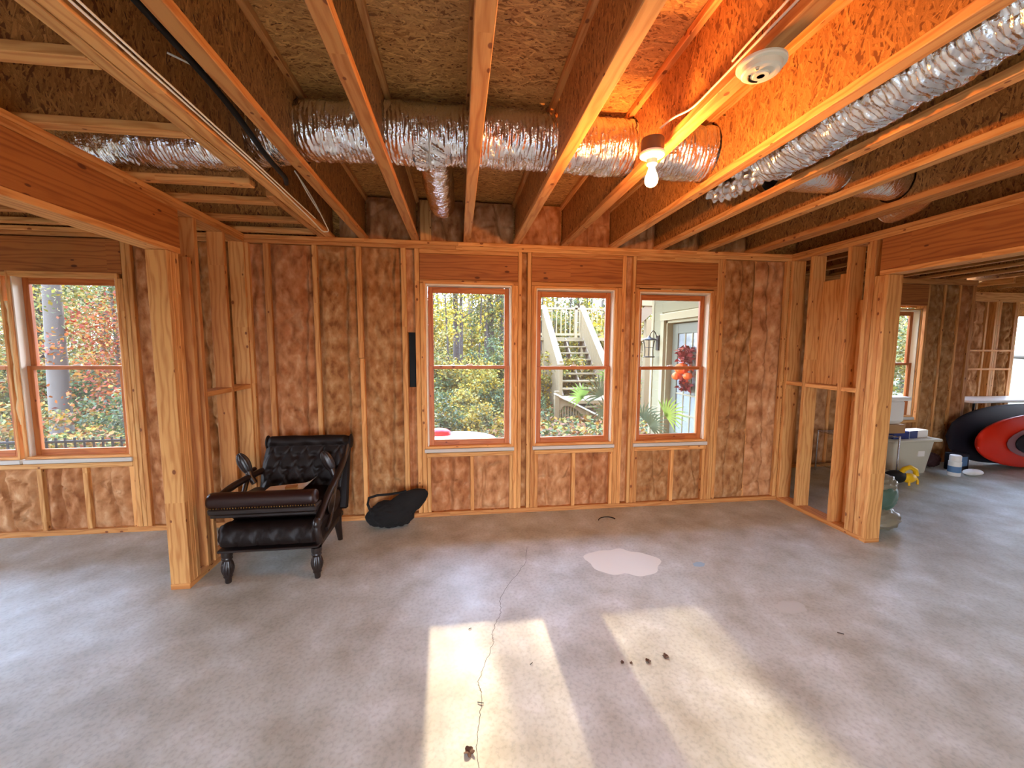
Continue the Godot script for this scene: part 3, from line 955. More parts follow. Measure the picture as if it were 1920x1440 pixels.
func build_ducts() -> void:
	var t := thing("flexible_duct", "large foil-wrapped flexible duct crossing through all the joist webs", "duct")
	var path := [Vector3(-3.2, 2.84, 0.98), Vector3(-2.6, 2.84, 1.02), Vector3(-2.0, 2.85, 1.1), Vector3(-1.4, 2.85, 1.2), Vector3(-0.9, 2.85, 1.39), Vector3(-0.4, 2.85, 1.45), Vector3(0.28, 2.85, 1.47), Vector3(1.0, 2.85, 1.465), Vector3(1.6, 2.85, 1.47)]
	put("foil_jacket", duct_mesh(path, 0.145, 0.009, 1.0), M.foil, t)
	# gathered collar and branch toward the back wall
	var co := MB.new()
	co.xf = Transform3D(Basis(), Vector3(-0.15, 2.835, 1.45))
	co.grid(40, 96, func(a: float, e: float) -> Vector3:
		var g := e * TAU
		var x := (a - 0.5) * 0.16
		var r := 0.152 + 0.012 * sin(g * 17.0 + a * 9.0) * (1.0 - pow(absf(a * 2.0 - 1.0), 2.0)) - 0.03 * exp(-pow((a - 0.5) * 7.0, 2.0)) * 0.4 + 0.006 * sin(g * 31.0 + a * 21.0)
		return Vector3(x, sin(g) * r, cos(g) * r), 1, 1, true, false)
	var gco := put("gathered_collar", co, M.foil, t)
	put("tie_strap", ring(Vector3(-0.15, 2.835, 1.45), Vector3.RIGHT, 0.153, 0.008), M.strap, gco)
	var br := thing("branch_duct", "short foil branch duct running from the large duct to the back wall", "duct")
	put("foil_jacket", duct_mesh([Vector3(-0.13, 2.81, 1.4), Vector3(-0.13, 2.81, 0.9), Vector3(-0.13, 2.84, 0.5), Vector3(-0.13, 2.86, 0.3)], 0.1, 0.005, 3.0), M.foil, br)
	var s := thing("side_duct", "long silver duct lying along the joist bay at upper right", "duct")
	put("foil_jacket", duct_mesh([Vector3(1.76, 2.76, 1.72), Vector3(1.755, 2.755, 2.3), Vector3(1.755, 2.76, 3.0), Vector3(1.755, 2.76, 4.6)], 0.136, 0.012, 5.0), M.foil, s)
	var cb := MB.new()
	cb.xf = Transform3D(Basis(), Vector3(1.757, 2.775, 1.5))
	cb.grid(60, 96, func(a: float, e: float) -> Vector3:
		var g := e * TAU
		var r := lerpf(0.118, 0.13, a) + 0.011 * sin(g * 13.0 + a * 14.0 + 2.0 * sin(a * 20.0)) + 0.008 * sin(a * 60.0 + g * 2.0)
		return Vector3(cos(g) * r, sin(g) * r, (a - 0.5) * 0.5), 1, 1, true, true)
	put("gathered_collar", cb, M.foil, s)
	put("tie_strap", ring(Vector3(1.757, 2.765, 1.745), Vector3.BACK, 0.142, 0.014), M.strap, s)
	var r := thing("small_duct", "smooth silver duct showing between the right joists near the beam", "duct")
	put("foil_jacket", duct_mesh([Vector3(2.02, 2.81, 1.42), Vector3(2.5, 2.81, 1.42), Vector3(3.0, 2.81, 1.36), Vector3(3.3, 2.79, 1.25), Vector3(3.4, 2.78, 1.0)], 0.118, 0.003, 8.0), M.foil, r)

func ring(c: Vector3, axis: Vector3, r: float, w: float, rr := 0.003) -> MB:
	var b := MB.new()
	var s := axis.cross(Vector3(0.3, 0.7, 0.2)).normalized()
	var q := axis.cross(s)
	b.grid(64, 8, func(a: float, e: float) -> Vector3:
		var g := a * TAU
		var h := e * TAU
		return c + (s * cos(g) + q * sin(g)) * (r + cos(h) * rr) + axis * sin(h) * w / 2, 1, 1, true, false)
	return b

func lamp(at: Vector3, label: String, energy: float, tint := Color(1.0, 0.93, 0.84)) -> void:
	var t := thing("ceiling_lamp", label, "lamp", at)
	var b := MB.new()   # junction box
	b.turned([Vector2(0.0, 0.006), Vector2(0.05, 0.006), Vector2(0.052, 0.012), Vector2(0.052, 0.062), Vector2(0.05, 0.066), Vector2(0.0, 0.066)], 28)
	put("junction_box", b, M.boxmetal, t)
	var h := MB.new()   # porcelain holder
	h.turned([Vector2(0.0, -0.052), Vector2(0.02, -0.052), Vector2(0.024, -0.046), Vector2(0.025, -0.026), Vector2(0.034, -0.018), Vector2(0.055, -0.01), Vector2(0.058, -0.003), Vector2(0.058, 0.004), Vector2(0.052, 0.006), Vector2(0.0, 0.006)], 32)
	var lh := put("lampholder", h, M.white, t)
	var g := MB.new()
	g.lathe([Vector2(0.0, -0.15), Vector2(0.012, -0.148), Vector2(0.022, -0.142), Vector2(0.029, -0.131), Vector2(0.031, -0.118), Vector2(0.029, -0.104), Vector2(0.022, -0.085), Vector2(0.016, -0.068), Vector2(0.0145, -0.052), Vector2(0.0, -0.052)], 32)
	put("bulb", g, M.bulb, lh)
	var o := OmniLight3D.new()
	o.name = "bulb_light"
	o.position = Vector3(0, -0.117, 0)
	o.light_color = tint
	o.light_energy = energy
	o.light_size = 0.03
	o.omni_range = 14.0
	o.omni_attenuation = 2.0
	o.shadow_enabled = true
	t.add_child(o)

func build_lamps() -> void:
	lamp(Vector3(0.91, 2.578, 2.0), "bare glowing bulb in a white porcelain holder under a joist", 1.8, Color(1.0, 0.66, 0.35))
	lamp(Vector3(-3.3, 2.605, 4.6), "bare fill bulb added in the left room, unseen behind the viewer", 0.6)  # this lamp and the next two are added fill, out of view
	lamp(Vector3(0.35, 2.605, 5.4), "bare fill bulb added mid basement, unseen behind the viewer", 1.05)
	lamp(Vector3(5.4, 2.605, 4.8), "bare fill bulb added in the right room, unseen behind the viewer", 0.4)
	var t := thing("smoke_detector", "round cream smoke detector on the underside of a joist", "smoke detector", Vector3(1.03, PLATE_TOP, 2.54))
	var b := MB.new()
	b.turned([Vector2(0.0, -0.014), Vector2(0.066, -0.014), Vector2(0.074, -0.012), Vector2(0.077, -0.008), Vector2(0.077, -0.001), Vector2(0.0, 0.0)], 48)
	put("base", b, M.detector, t)
	b = MB.new()
	b.turned([Vector2(0.0, -0.036), Vector2(0.044, -0.036), Vector2(0.055, -0.034), Vector2(0.061, -0.029), Vector2(0.063, -0.02), Vector2(0.064, -0.014)], 48)
	var hs := put("housing", b, M.detector, t)
	var c := MB.new()
	c.turned([Vector2(0.0, -0.042), Vector2(0.024, -0.042), Vector2(0.027, -0.039), Vector2(0.027, -0.034)], 32)
	put("test_button", c, M.detector, hs)
	var s := MB.new()
	var arc := []
	for k in 15:
		var g := lerpf(-2.9, -1.2, k / 14.0)
		arc.append(Vector3(cos(g) * 0.036, -0.0362, sin(g) * 0.036))
	s.tube(arc, 0.0045, 6)
	put("vent_slot", s, M.black, hs)
	var e := MB.new()
	e.lathe([Vector2(0.0, -0.043), Vector2(0.006, -0.042), Vector2(0.007, -0.036), Vector2(0.0, -0.036)], 16)
	put("indicator", e, M.detector, hs).position = Vector3(-0.038, 0, 0.03)

func cable(label: String, pts: Array, r: float, mt: Material, called := "cable") -> void:
	var c := Curve3D.new()
	for k in pts.size():
		var t: Vector3 = ((pts[mini(k + 1, pts.size() - 1)] as Vector3) - (pts[maxi(k - 1, 0)] as Vector3)) / 6.0
		c.add_point(pts[k], -t, t)
	var line := []
	var n := maxi(8, int(c.get_baked_length() / 0.03))
	for k in n + 1:
		line.append(c.sample_baked(c.get_baked_length() * k / n, true))
	var b := MB.new()
	b.tube(line, r, 8)
	solo(called, b, mt, label, "cable")

func build_cables() -> void:
	var y := PLATE_TOP - 0.008
	cable("white cable stapled along the left double joist, ending near the back wall", [Vector3(-1.085, y + 0.02, 3.2), Vector3(-1.09, y + 0.02, 2.4), Vector3(-1.095, y + 0.02, 1.5), Vector3(-1.1, y, 0.7), Vector3(-1.09, y - 0.03, 0.32), Vector3(-1.055, y - 0.02, 0.3), Vector3(-1.02, y + 0.08, 0.75), Vector3(-1.0, y + 0.12, 1.12)], 0.0045, M.cable_white)
	cable("second white cable running beside the first along the left joist", [Vector3(-1.062, y + 0.022, 3.2), Vector3(-1.07, y + 0.022, 2.4), Vector3(-1.078, y + 0.022, 1.5), Vector3(-1.085, y + 0.02, 0.9), Vector3(-1.09, y + 0.02, 0.5)], 0.0042, M.cable_white)
	cable("loose white cable end dangling under the duct at left", [Vector3(-0.985, y + 0.1, 1.12), Vector3(-1.0, y + 0.06, 0.9), Vector3(-1.02, y + 0.03, 0.62)], 0.0042, M.cable_white)
	cable("short white cable crossing the joist bay at upper left", [Vector3(-1.13, 2.82, 2.02), Vector3(-1.02, 2.80, 1.95), Vector3(-0.87, 2.78, 1.86)], 0.004, M.cable_white)
	cable("thick black cable hanging along the leftmost joist bay toward the duct", [Vector3(-1.02, 2.79, 3.2), Vector3(-1.02, 2.78, 2.5), Vector3(-1.01, 2.75, 1.9), Vector3(-1.0, 2.67, 1.5), Vector3(-1.02, 2.67, 1.22), Vector3(-1.06, 2.68, 1.1)], 0.014, M.black)
	cable("white lamp cable running along the joist to the bare bulb", [Vector3(0.93, 2.68, 2.03), Vector3(0.955, 2.69, 2.1), Vector3(0.985, 2.68, 2.2), Vector3(0.985, 2.68, 2.6), Vector3(0.985, 2.685, 3.4)], 0.0045, M.cable_white)
	cable("white cable pair beside the smoke detector along its joist", [Vector3(0.985, 2.70, 2.45), Vector3(0.98, 2.705, 2.7), Vector3(0.98, 2.7, 3.4)], 0.0045, M.cable_white)

# ---------------------------------------------------------------- chair
func build_chair() -> void:
	var t := thing("armchair", "dark tufted leather armchair with carved mahogany arms and turned legs", "armchair", Vector3(-1.33, 0, 0.66))
	# local: x -0.36..0.33, front z = +0.33, rear z = -0.32
	var tuft := func(u: float, v: float, nx: float, ny: float) -> float:
		var a := u * nx
		var c := v * ny
		var row := floorf(c)
		var sx := a + (0.5 if int(row) % 2 else 0.0)
		var d1 := Vector2(sx - roundf(sx), (c - row - 0.5)).length()
		var fold := absf(absf(fposmod(a + c * 0.5, 1.0) - 0.5) - 0.5)
		var fold2 := absf(absf(fposmod(a - c * 0.5, 1.0) - 0.5) - 0.5)
		return -exp(-d1 * d1 * 26.0) - 0.35 * exp(-fold * fold * 130.0) - 0.35 * exp(-fold2 * fold2 * 130.0)
	# lower tufted seat front and deck
	var s := MB.new()
	s.grid(30, 64, func(a: float, c: float) -> Vector3:       # front roll of the seat: a runs bottom to top, c along x
		var x := lerpf(-0.345, 0.33, c)
		var g := a * PI * 0.75 - 0.5
		var e := smoothstep(0.0, 0.06, minf(c, 1 - c))
		var d: float = tuft.call(c, a, 5.0, 1.4)
		return Vector3(x, 0.325 + sin(g) * 0.095 * (0.8 + 0.2 * e), 0.24 + cos(g) * 0.095 * (0.6 + 0.4 * e) + d * 0.014), 1, 1, false, true)
	s.box(Vector3(-0.34, 0.235, -0.3), Vector3(0.325, 0.395, 0.26), 0, 0.02)
	put("seat", s, M.leather, t)
	var ra := MB.new()
	ra.box(Vector3(-0.342, 0.232, 0.2), Vector3(0.327, 0.25, 0.318), 0, 0.006)
	ra.box(Vector3(-0.34, 0.21, -0.32), Vector3(0.325, 0.25, 0.24), 0, 0.006)
	put("seat_rail", ra, M.mahogany, t)
	# upper padded roll with rail
	var u := MB.new()
	u.grid(40, 24, func(a: float, c: float) -> Vector3:
		var x := lerpf(-0.425, 0.318, a)
		var e := sqrt(clampf(minf(a, 1 - a) / 0.03, 0.0, 1.0))
		var g := c * TAU
		return Vector3(x, 0.585 + sin(g) * 0.056 * e, 0.24 + cos(g) * 0.06 * e), 1, 1, true, true)
	put("front_roll", u, M.leather_red, t)
	var rl := MB.new()
	rl.box(Vector3(-0.41, 0.49, 0.155), Vector3(0.31, 0.535, 0.285), 0, 0.01)
	rl.box(Vector3(-0.40, 0.465, 0.17), Vector3(0.30, 0.49, 0.27), 0, 0.008)
	var frl := put("front_rail", rl, M.mahogany, t)
	var nl := MB.new()
	for k in 40:
		nl.blob(Vector3(lerpf(-0.40, 0.30, k / 39.0), 0.541, 0.284), Vector3(0.005, 0.005, 0.004), flat, 5, 8)
	tag(put("nailhead_trim", nl, M.brass, frl), "", "", "", "stuff")
	var dk := MB.new()
	dk.grid(16, 24, func(a: float, c: float) -> Vector3:
		return Vector3(lerpf(-0.33, 0.31, c), 0.545 - 0.03 * a + 0.02 * sin(c * PI), lerpf(0.22, -0.22, a)), 1, 1, false, true)
	dk.box(Vector3(-0.33, 0.40, -0.2), Vector3(0.31, 0.51, 0.16), 0, 0.02)
	put("seat_cushion", dk, M.leather, t)
	# back
	var bk := MB.new()
	bk.grid(54, 64, func(a: float, c: float) -> Vector3:       # a from bottom to over the top roll
		var x := lerpf(-0.255, 0.405, c) + lerpf(-0.03, 0.0, a) * (1.0 - c) - lerpf(0.06, 0.0, a) * c
		var e := smoothstep(0.0, 0.07, minf(c, 1 - c))
		var y := 0.5 + a * 0.42
		var z := -0.2 - 0.14 * a + 0.03 * sin(a * PI)
		var d: float = tuft.call(c, a, 5.0, 4.0) * 0.02 * e * smoothstep(1.0, 0.8, a)
		if a > 0.82:
			var g := (a - 0.82) / 0.18 * PI * 1.1
			y = 0.5 + 0.82 * 0.42 + sin(g) * 0.075
			z = -0.285 - (1.0 - cos(g)) * 0.045
			d = 0.01 * sin(c * PI * 5.0) * sin(g)
		return Vector3(x, y - (1.0 - e) * 0.02 * a, z + d + e * 0.025), 1, 1, false, true)
	var bkr := put("backrest", bk, M.leather, t)
	var bf := MB.new()
	bf.xf = Transform3D(Basis(Vector3.RIGHT, -0.3), Vector3(0.03, 0.42, -0.24))
	bf.box(Vector3(-0.28, -0.12, -0.08), Vector3(0.35, 0.48, -0.025), 1, 0.02)
	put("back_panel", bf, M.leather, t)
	for e in [-0.258, 0.407]:
		var sd := MB.new()   # side of the rolled top
		sd.xf = Transform3D(Basis(), Vector3(e, 0.86, -0.325))
		sd.blob(Vector3.ZERO, Vector3(0.016, 0.062, 0.046), flat, 12, 20)
		put("roll_end", sd, M.leather, bkr)
	# carved S-shaped arms: the right one in full, the left one down to the roll
	for side in [-1.0, 1.0]:
		var am := MB.new()
		var cv := Curve3D.new()
		var x := 0.325
		var pts := [Vector3(0.385, 0.84, -0.31), Vector3(0.37, 0.74, -0.25), Vector3(0.345, 0.62, -0.1), Vector3(x, 0.52, 0.1), Vector3(x - 0.01, 0.44, 0.22), Vector3(x - 0.015, 0.40, 0.285), Vector3(x - 0.012, 0.33, 0.29), Vector3(x - 0.01, 0.26, 0.27)]
		if side < 0:
			pts = [Vector3(-0.25, 0.66, -0.27), Vector3(-0.29, 0.645, -0.2), Vector3(-0.33, 0.63, -0.1), Vector3(-0.37, 0.61, 0.02), Vector3(-0.385, 0.59, 0.12), Vector3(-0.39, 0.57, 0.2)]
		var m := pts.size() - 1
		for k in m + 1:
			var tg: Vector3 = (pts[mini(k + 1, m)] - pts[maxi(k - 1, 0)]) / 6.0
			cv.add_point(pts[k], -tg, tg)
		var line := []
		for k in 49:
			line.append(cv.sample_baked(cv.get_baked_length() * k / 48.0, true))
		am.tube(line, 0.024, 14, 0.028)
		if side > 0:
			am.blob(Vector3(x - 0.012, 0.405, 0.285), Vector3(0.03, 0.042, 0.042), flat, 14, 18)
		put("arm", am, M.mahogany, t)
		var am2 := MB.new()
		var l2 := []
		var sx := 0.333 if side > 0 else -0.345
		for k in 25:
			var q := k / 24.0
			l2.append(Vector3(sx, lerpf(0.66, 0.30, q) + 0.05 * sin(q * TAU), lerpf(-0.26, 0.16, q)))
		am2.tube(l2, 0.018, 10, 0.016)
		am2.blob(Vector3(sx, 0.43, -0.06), Vector3(0.014, 0.08, 0.16), flat, 12, 16)
		put("side_scroll", am2, M.mahogany, t)
		var lf := MB.new()   # upright carved leaf
		lf.xf = Transform3D(Basis(Vector3.BACK, 0.42 if side < 0 else 0.4), Vector3(-0.355 if side < 0 else 0.275, 0.725, -0.14))
		lf.blob(Vector3(0, 0.03, 0), Vector3(0.046, 0.11, 0.03), func(d: Vector3) -> float: return 1.0 - 0.35 * maxf(0.0, d.y) + 0.05 * sin(atan2(d.z, d.x) * 9.0), 24, 54)
		lf.tube([Vector3(0, -0.06, 0), Vector3(0.0, -0.1, 0.01), Vector3(0.01, -0.16, 0.02)], 0.028, 10, 0.022)
		put("carved_leaf", lf, M.mahogany, t)
	# legs
	var prof := [Vector2(0.0, 0.0), Vector2(0.016, 0.0), Vector2(0.02, 0.006), Vector2(0.021, 0.03), Vector2(0.024, 0.045), Vector2(0.03, 0.05), Vector2(0.027, 0.058), Vector2(0.034, 0.075), Vector2(0.041, 0.1), Vector2(0.042, 0.12), Vector2(0.037, 0.145), Vector2(0.029, 0.165), Vector2(0.026, 0.172), Vector2(0.034, 0.178), Vector2(0.034, 0.188), Vector2(0.028, 0.193), Vector2(0.036, 0.202), Vector2(0.036, 0.235)]
	for p in [Vector3(-0.295, 0, 0.285), Vector3(0.305, 0, 0.295)]:
		var b := MB.new()
		b.xf = Transform3D(Basis(), p)
		b.lathe(prof, 48, 12, 0.12, 0.06, 0.168)
		put("leg", b, M.mahogany, t)
	for p in [Vector3(-0.29, 0, -0.26), Vector3(0.3, 0, -0.24)]:
		var b := MB.new()
		b.tube([p + Vector3(0, 0, -0.05), p + Vector3(0, 0.07, -0.03), p + Vector3(0, 0.15, 0.0), p + Vector3(0, 0.25, 0.01)], 0.02, 12, 0.034)
		put("leg", b, M.mahogany, t)
	# papers on the seat
	var pa := MB.new()
	pa.grid(12, 6, func(a: float, c: float) -> Vector3: return Vector3(lerpf(-0.15, 0.17, a), 0.012 + 0.045 * pow(maxf(0.0, a - 0.7) / 0.3, 2.0), lerpf(-0.1, 0.12, c) - 0.08 * a), 1, 1, false, false)
	pa.grid(12, 6, func(a: float, c: float) -> Vector3: return Vector3(lerpf(-0.15, 0.17, a), 0.009 + 0.045 * pow(maxf(0.0, a - 0.7) / 0.3, 2.0), lerpf(-0.1, 0.12, c) - 0.08 * a), 1, 1, false, true)
	solo("paper_sheet", pa, M.paper, "white sheet of paper with a curled corner on the armchair seat", "paper", Vector3(-1.32, 0.56, 0.7))
	var np := thing("notepad", "small tan pad lying on the white paper on the armchair", "notepad", Vector3(-1.275, 0.573, 0.70), 0.2)
	var nb := MB.new()
	nb.box(Vector3(-0.04, 0, -0.03), Vector3(0.04, 0.026, 0.03), 0, 0.002)
	put("pages", nb, M.notepad, np)
	var nc := MB.new()
	nc.box(Vector3(-0.041, 0.026, -0.031), Vector3(0.041, 0.03, 0.031), 0, 0.001)
	put("cover", nc, M.card, np)

func build_floor_things() -> void:
	var t := thing("bag", "slumped black fabric bag on the floor against the insulation", "bag", Vector3(-0.63, 0, 0.16))
	var b := MB.new()
	b.blob(Vector3(0.0, 0.11, 0), Vector3(0.2, 0.13, 0.11), func(d: Vector3) -> float:
		var k := 1.0 + 0.1 * noise.get_noise_3d(d.x * 160, d.y * 160, d.z * 160) * 2.0
		k += 1.35 * pow(maxf(0.0, d.dot(Vector3(0.66, 0.75, 0.0))), 9.0)
		k += 0.2 * pow(maxf(0.0, d.dot(Vector3(-0.95, -0.2, 0.1))), 5.0)
		return k * (0.86 if d.y < -0.6 else 1.0), 40, 56)
	put("body", b, M.bag, t)
	var h := MB.new()
	h.tube([Vector3(-0.17, 0.14, 0.04), Vector3(-0.2, 0.24, 0.05), Vector3(-0.19, 0.295, 0.04), Vector3(-0.12, 0.312, 0.03), Vector3(0.0, 0.315, 0.02), Vector3(0.08, 0.325, 0.02), Vector3(0.14, 0.335, 0.01)], 0.011, 10)
	put("handle", h, M.bag, t)
	# curved strip and litter
	var s := MB.new()
	var arc := []
	for k in 17:
		var g := lerpf(0.25, PI - 0.1, k / 16.0)
		arc.append(Vector3(cos(g) * 0.085, 0.006 + 0.01 * sin(g), -sin(g) * 0.05))
	s.tube(arc, 0.006, 8, 0.004)
	solo("rubber_strip", s, M.black, "curved black rubber strip on the floor near the middle window", "strip", Vector3(1.41, 0.0, 0.29))
	var leaf := func(p: Vector2, r: float, label: String) -> void:
		var q := MB.new()
		var sd := rng.randf() * 20
		q.grid(5, 26, func(a: float, c: float) -> Vector3:
			var g := c * TAU
			var k := r * a * (0.6 + 0.4 * absf(sin(g * 2.5 + sd)))
			return Vector3(cos(g) * k, 0.003 + r * 0.35 * a * (0.5 + 0.5 * sin(g * 3.0 + sd)), sin(g) * k), 1, 1, true, false)
		q.grid(5, 26, func(a: float, c: float) -> Vector3:
			var g := c * TAU
			var k := r * a * (0.6 + 0.4 * absf(sin(g * 2.5 + sd)))
			return Vector3(cos(g) * k, 0.0015 + r * 0.35 * a * (0.5 + 0.5 * sin(g * 3.0 + sd)), sin(g) * k), 1, 1, true, true)
		solo("dry_leaf", q, M.leaf_brown, label, "leaf", Vector3(p.x, 0, p.y))
	leaf.call(Vector2(0.03, 2.36), 0.024, "crumpled reddish dry leaf in the left sun patch beside the crack")
	leaf.call(Vector2(0.99, 1.995), 0.016, "dry leaf crumb in the right sun patch, second from its right end")
	leaf.call(Vector2(1.10, 1.975), 0.018, "dry leaf crumb farthest right of the row in the right sun patch")
	leaf.call(Vector2(0.85, 1.985), 0.011, "small dark crumb just left of the right sun patch edge")
	leaf.call(Vector2(0.895, 1.995), 0.009, "small dark crumb on the right sun patch's left edge")
	var tw := func(p: Vector2, a: float, l: float, label: String) -> void:
		var q := MB.new()
		q.tube([Vector3(0, 0.003, 0), Vector3(cos(a) * l * 0.5, 0.005, sin(a) * l * 0.5 + l * 0.08), Vector3(cos(a) * l, 0.003, sin(a) * l)], 0.0018, 6)
		solo("twig", q, M.bag, label, "twig", Vector3(p.x, 0, p.y))
	tw.call(Vector2(0.075, 2.13), 0.3, 0.03, "short curved twig on the crack in the left sun patch")
	tw.call(Vector2(0.045, 1.63), -0.4, 0.018, "tiny dark twig on the floor above the left sun patch")
	tw.call(Vector2(0.36, 1.94), -0.7, 0.02, "thin twig near the right side of the left sun patch")
	tw.call(Vector2(2.2, 1.93), 0.6, 0.03, "tiny dark splinter on the floor right of the sun patches")

# ---------------------------------------------------------------- right room storage
func build_storage() -> void:
	var sh := thing("wire_shelf", "low chrome wire shelf in the right room behind the partition post", "shelf", Vector3(5.46, 0, -0.72))
	for p in [Vector2(-0.62, 0.27), Vector2(0.08, 0.27), Vector2(-0.62, -0.2), Vector2(0.08, -0.2)]:
		var b := MB.new()
		b.tube([Vector3(p.x, 0, p.y), Vector3(p.x, 0.3, p.y), Vector3(p.x, 0.555, p.y)], 0.011, 10)
		put("post", b, M.chrome, sh)
	for y in [0.1, 0.55]:
		var b := MB.new()
		for k in 12:
			var z := lerpf(-0.2, 0.27, k / 11.0)
			b.tube([Vector3(-0.62, y, z), Vector3(-0.2, y, z), Vector3(0.08, y, z)], 0.003, 5)
		for x in [-0.62, -0.25, 0.08]:
			b.tube([Vector3(x, y - 0.008, -0.2), Vector3(x, y - 0.008, 0), Vector3(x, y - 0.008, 0.27)], 0.005, 6)
		put("wire_tray", b, M.chrome, sh)
	# white bin with lid
	var w := thing("storage_bin", "translucent white plastic bin under the right room window", "bin", Vector3(5.54, 0.56, -0.75))
	var bb := MB.new()
	bb.box(Vector3(-0.24, 0.12, -0.17), Vector3(0.24, 0.46, 0.17), 0, 0.05)
	put("body", bb, M.white, w)
	var bl := MB.new()
	bl.box(Vector3(-0.27, 0.43, -0.19), Vector3(0.27, 0.48, 0.19), 0, 0.02)
	put("lid", bl, M.white, w)
	solo("cardboard_flap", _box(Vector3(-0.24, 0, -0.17), Vector3(0.26, 0.112, 0.17), 0.004), M.card, "flat brown cardboard box beneath the white plastic bin", "box", Vector3(5.52, 0.563, -0.75))
	var sm := MB.new()
	sm.blob(Vector3(0, 0.09, 0), Vector3(0.16, 0.1, 0.12), func(d: Vector3) -> float: return 1.0 + 0.25 * noise.get_noise_3d(d.x * 200, d.y * 200, d.z * 200), 20, 28)
	solo("plastic_bundle", sm, M.chrome, "crinkled shiny plastic-wrapped bundle on the wire shelf", "bundle", Vector3(5.36, 0.115, -0.62))
	var tt := thing("storage_tote", "tall beige plastic tote with flared rim beside the wire shelf", "tote", Vector3(5.965, 0, -0.78))
	var tb := MB.new()
	tb.grid(10, 48, func(a: float, c: float) -> Vector3:
		var g := c * TAU
		var r := lerpf(0.8, 1.0, a)
		var e := 0.28
		return Vector3(signf(cos(g)) * pow(absf(cos(g)), e) * 0.33 * r, a * 0.44, signf(sin(g)) * pow(absf(sin(g)), e) * 0.2 * r), 1, 1, true, false)
	tb.box(Vector3(-0.26, 0.001, -0.15), Vector3(0.26, 0.01, 0.15), 0, 0.002)
	var tbo := put("body", tb, M.tote, tt)
	var tr := MB.new()
	tr.box(Vector3(-0.37, 0.44, -0.23), Vector3(0.37, 0.475, 0.23), 0, 0.014)
	put("lid", tr, M.tote, tt)
	var tl := MB.new()
	tl.box(Vector3(0.06, 0.24, 0.176), Vector3(0.16, 0.31, 0.19), 0, 0.001)
	put("label_sticker", tl, M.paper, tbo)
	var bx := thing("carton", "small blue and white carton on top of the beige tote", "carton", Vector3(6.02, 0.475, -0.72), 0.12)
	put("body", _box(Vector3(-0.1, 0, -0.07), Vector3(0.24, 0.1, 0.07), 0.003), M.white, bx)
	put("printed_end", _box(Vector3(-0.102, 0.001, 0.0705), Vector3(0.04, 0.099, 0.073), 0.0), M.blue, bx)
	solo("blue_box", _box(Vector3(-0.12, 0, -0.04), Vector3(0.12, 0.1, 0.04), 0.003), M.blue, "plain blue box left of the blue and white carton", "box", Vector3(5.78, 0.476, -0.66))
	# yellow tool
	var dr := thing("power_tool", "yellow and black power tool lying on the right room floor", "tool", Vector3(5.45, 0, -0.3))
	var db := MB.new()
	db.blob(Vector3(-0.12, 0.09, 0), Vector3(0.16, 0.08, 0.08), flat, 16, 24)
	put("motor_housing", db, M.black, dr)
	var dh := MB.new()
	dh.tube([Vector3(-0.08, 0.12, 0.02), Vector3(-0.02, 0.19, 0.02), Vector3(0.06, 0.21, 0.02), Vector3(0.14, 0.17, 0.02), Vector3(0.16, 0.1, 0.02)], 0.028, 12)
	put("handle", dh, M.yellow, dr)
	var dg := MB.new()
	dg.blob(Vector3(0.03, 0.08, 0.04), Vector3(0.1, 0.06, 0.05), flat, 14, 20)
	dg.tube([Vector3(0.0, 0.06, 0.07), Vector3(-0.01, 0.03, 0.08), Vector3(-0.01, 0.0, 0.08)], 0.012, 8)
	dg.tube([Vector3(0.14, 0.08, 0.04), Vector3(0.15, 0.04, 0.05), Vector3(0.15, 0.0, 0.05)], 0.012, 8)
	put("guard", dg, M.yellow, dr)
	# bag of material by the post
	var gb := thing("plastic_sack", "clear plastic sack with green printing slumped behind the right post", "sack", Vector3(3.86, 0, 0.72))
	var g1 := MB.new()
	g1.blob(Vector3(0.0, 0.1, 0), Vector3(0.2, 0.11, 0.15), func(d: Vector3) -> float: return 1.0 + 0.2 * noise.get_noise_3d(d.x * 240, d.y * 240, d.z * 240), 24, 36)
	put("lower_fold", g1, M.sacking, gb)
	var g2 := MB.new()
	g2.blob(Vector3(0.0, 0.31, 0), Vector3(0.17, 0.15, 0.12), func(d: Vector3) -> float: return 1.0 + 0.15 * noise.get_noise_3d(d.x * 200 + 40, d.y * 200, d.z * 200), 24, 36)
	put("printed_body", g2, M.bag_green, gb)
	var g3 := MB.new()
	g3.blob(Vector3(0.0, 0.42, 0), Vector3(0.16, 0.09, 0.11), func(d: Vector3) -> float: return 1.0 + 0.3 * noise.get_noise_3d(d.x * 260 + 90, d.y * 260, d.z * 260), 24, 36)
	put("gathered_top", g3, M.sacking, gb)
	# bottle, soap-like case, jar
	var bo := thing("spray_can", "white aerosol can with a pale cap on the right room floor", "can", Vector3(6.47, 0, -0.49))
	var b1 := MB.new()
	b1.lathe([Vector2(0, 0), Vector2(0.06, 0), Vector2(0.063, 0.006), Vector2(0.063, 0.19), Vector2(0.055, 0.2), Vector2(0, 0.2)], 28)
	var b1o := put("body", b1, M.white, bo)
	var b2 := MB.new()
	b2.lathe([Vector2(0.055, 0.2), Vector2(0.058, 0.205), Vector2(0.058, 0.265), Vector2(0.05, 0.275), Vector2(0, 0.275)], 28)
	put("cap", b2, M.paper, bo)
	var b3 := MB.new()
	b3.lathe([Vector2(0.0635, 0.05), Vector2(0.0645, 0.05), Vector2(0.0645, 0.13), Vector2(0.0635, 0.13)], 28)
	put("label_band", b3, M.label_blue, b1o)
	var sp := MB.new()
	sp.blob(Vector3(0, 0.04, 0), Vector3(0.14, 0.045, 0.07), func(d: Vector3) -> float: return 0.92 if d.y < -0.5 else 1.0, 16, 28)
	solo("oval_case", sp, M.white, "glossy white oval case on the floor beside the aerosol can", "case", Vector3(6.72, 0, -0.46))
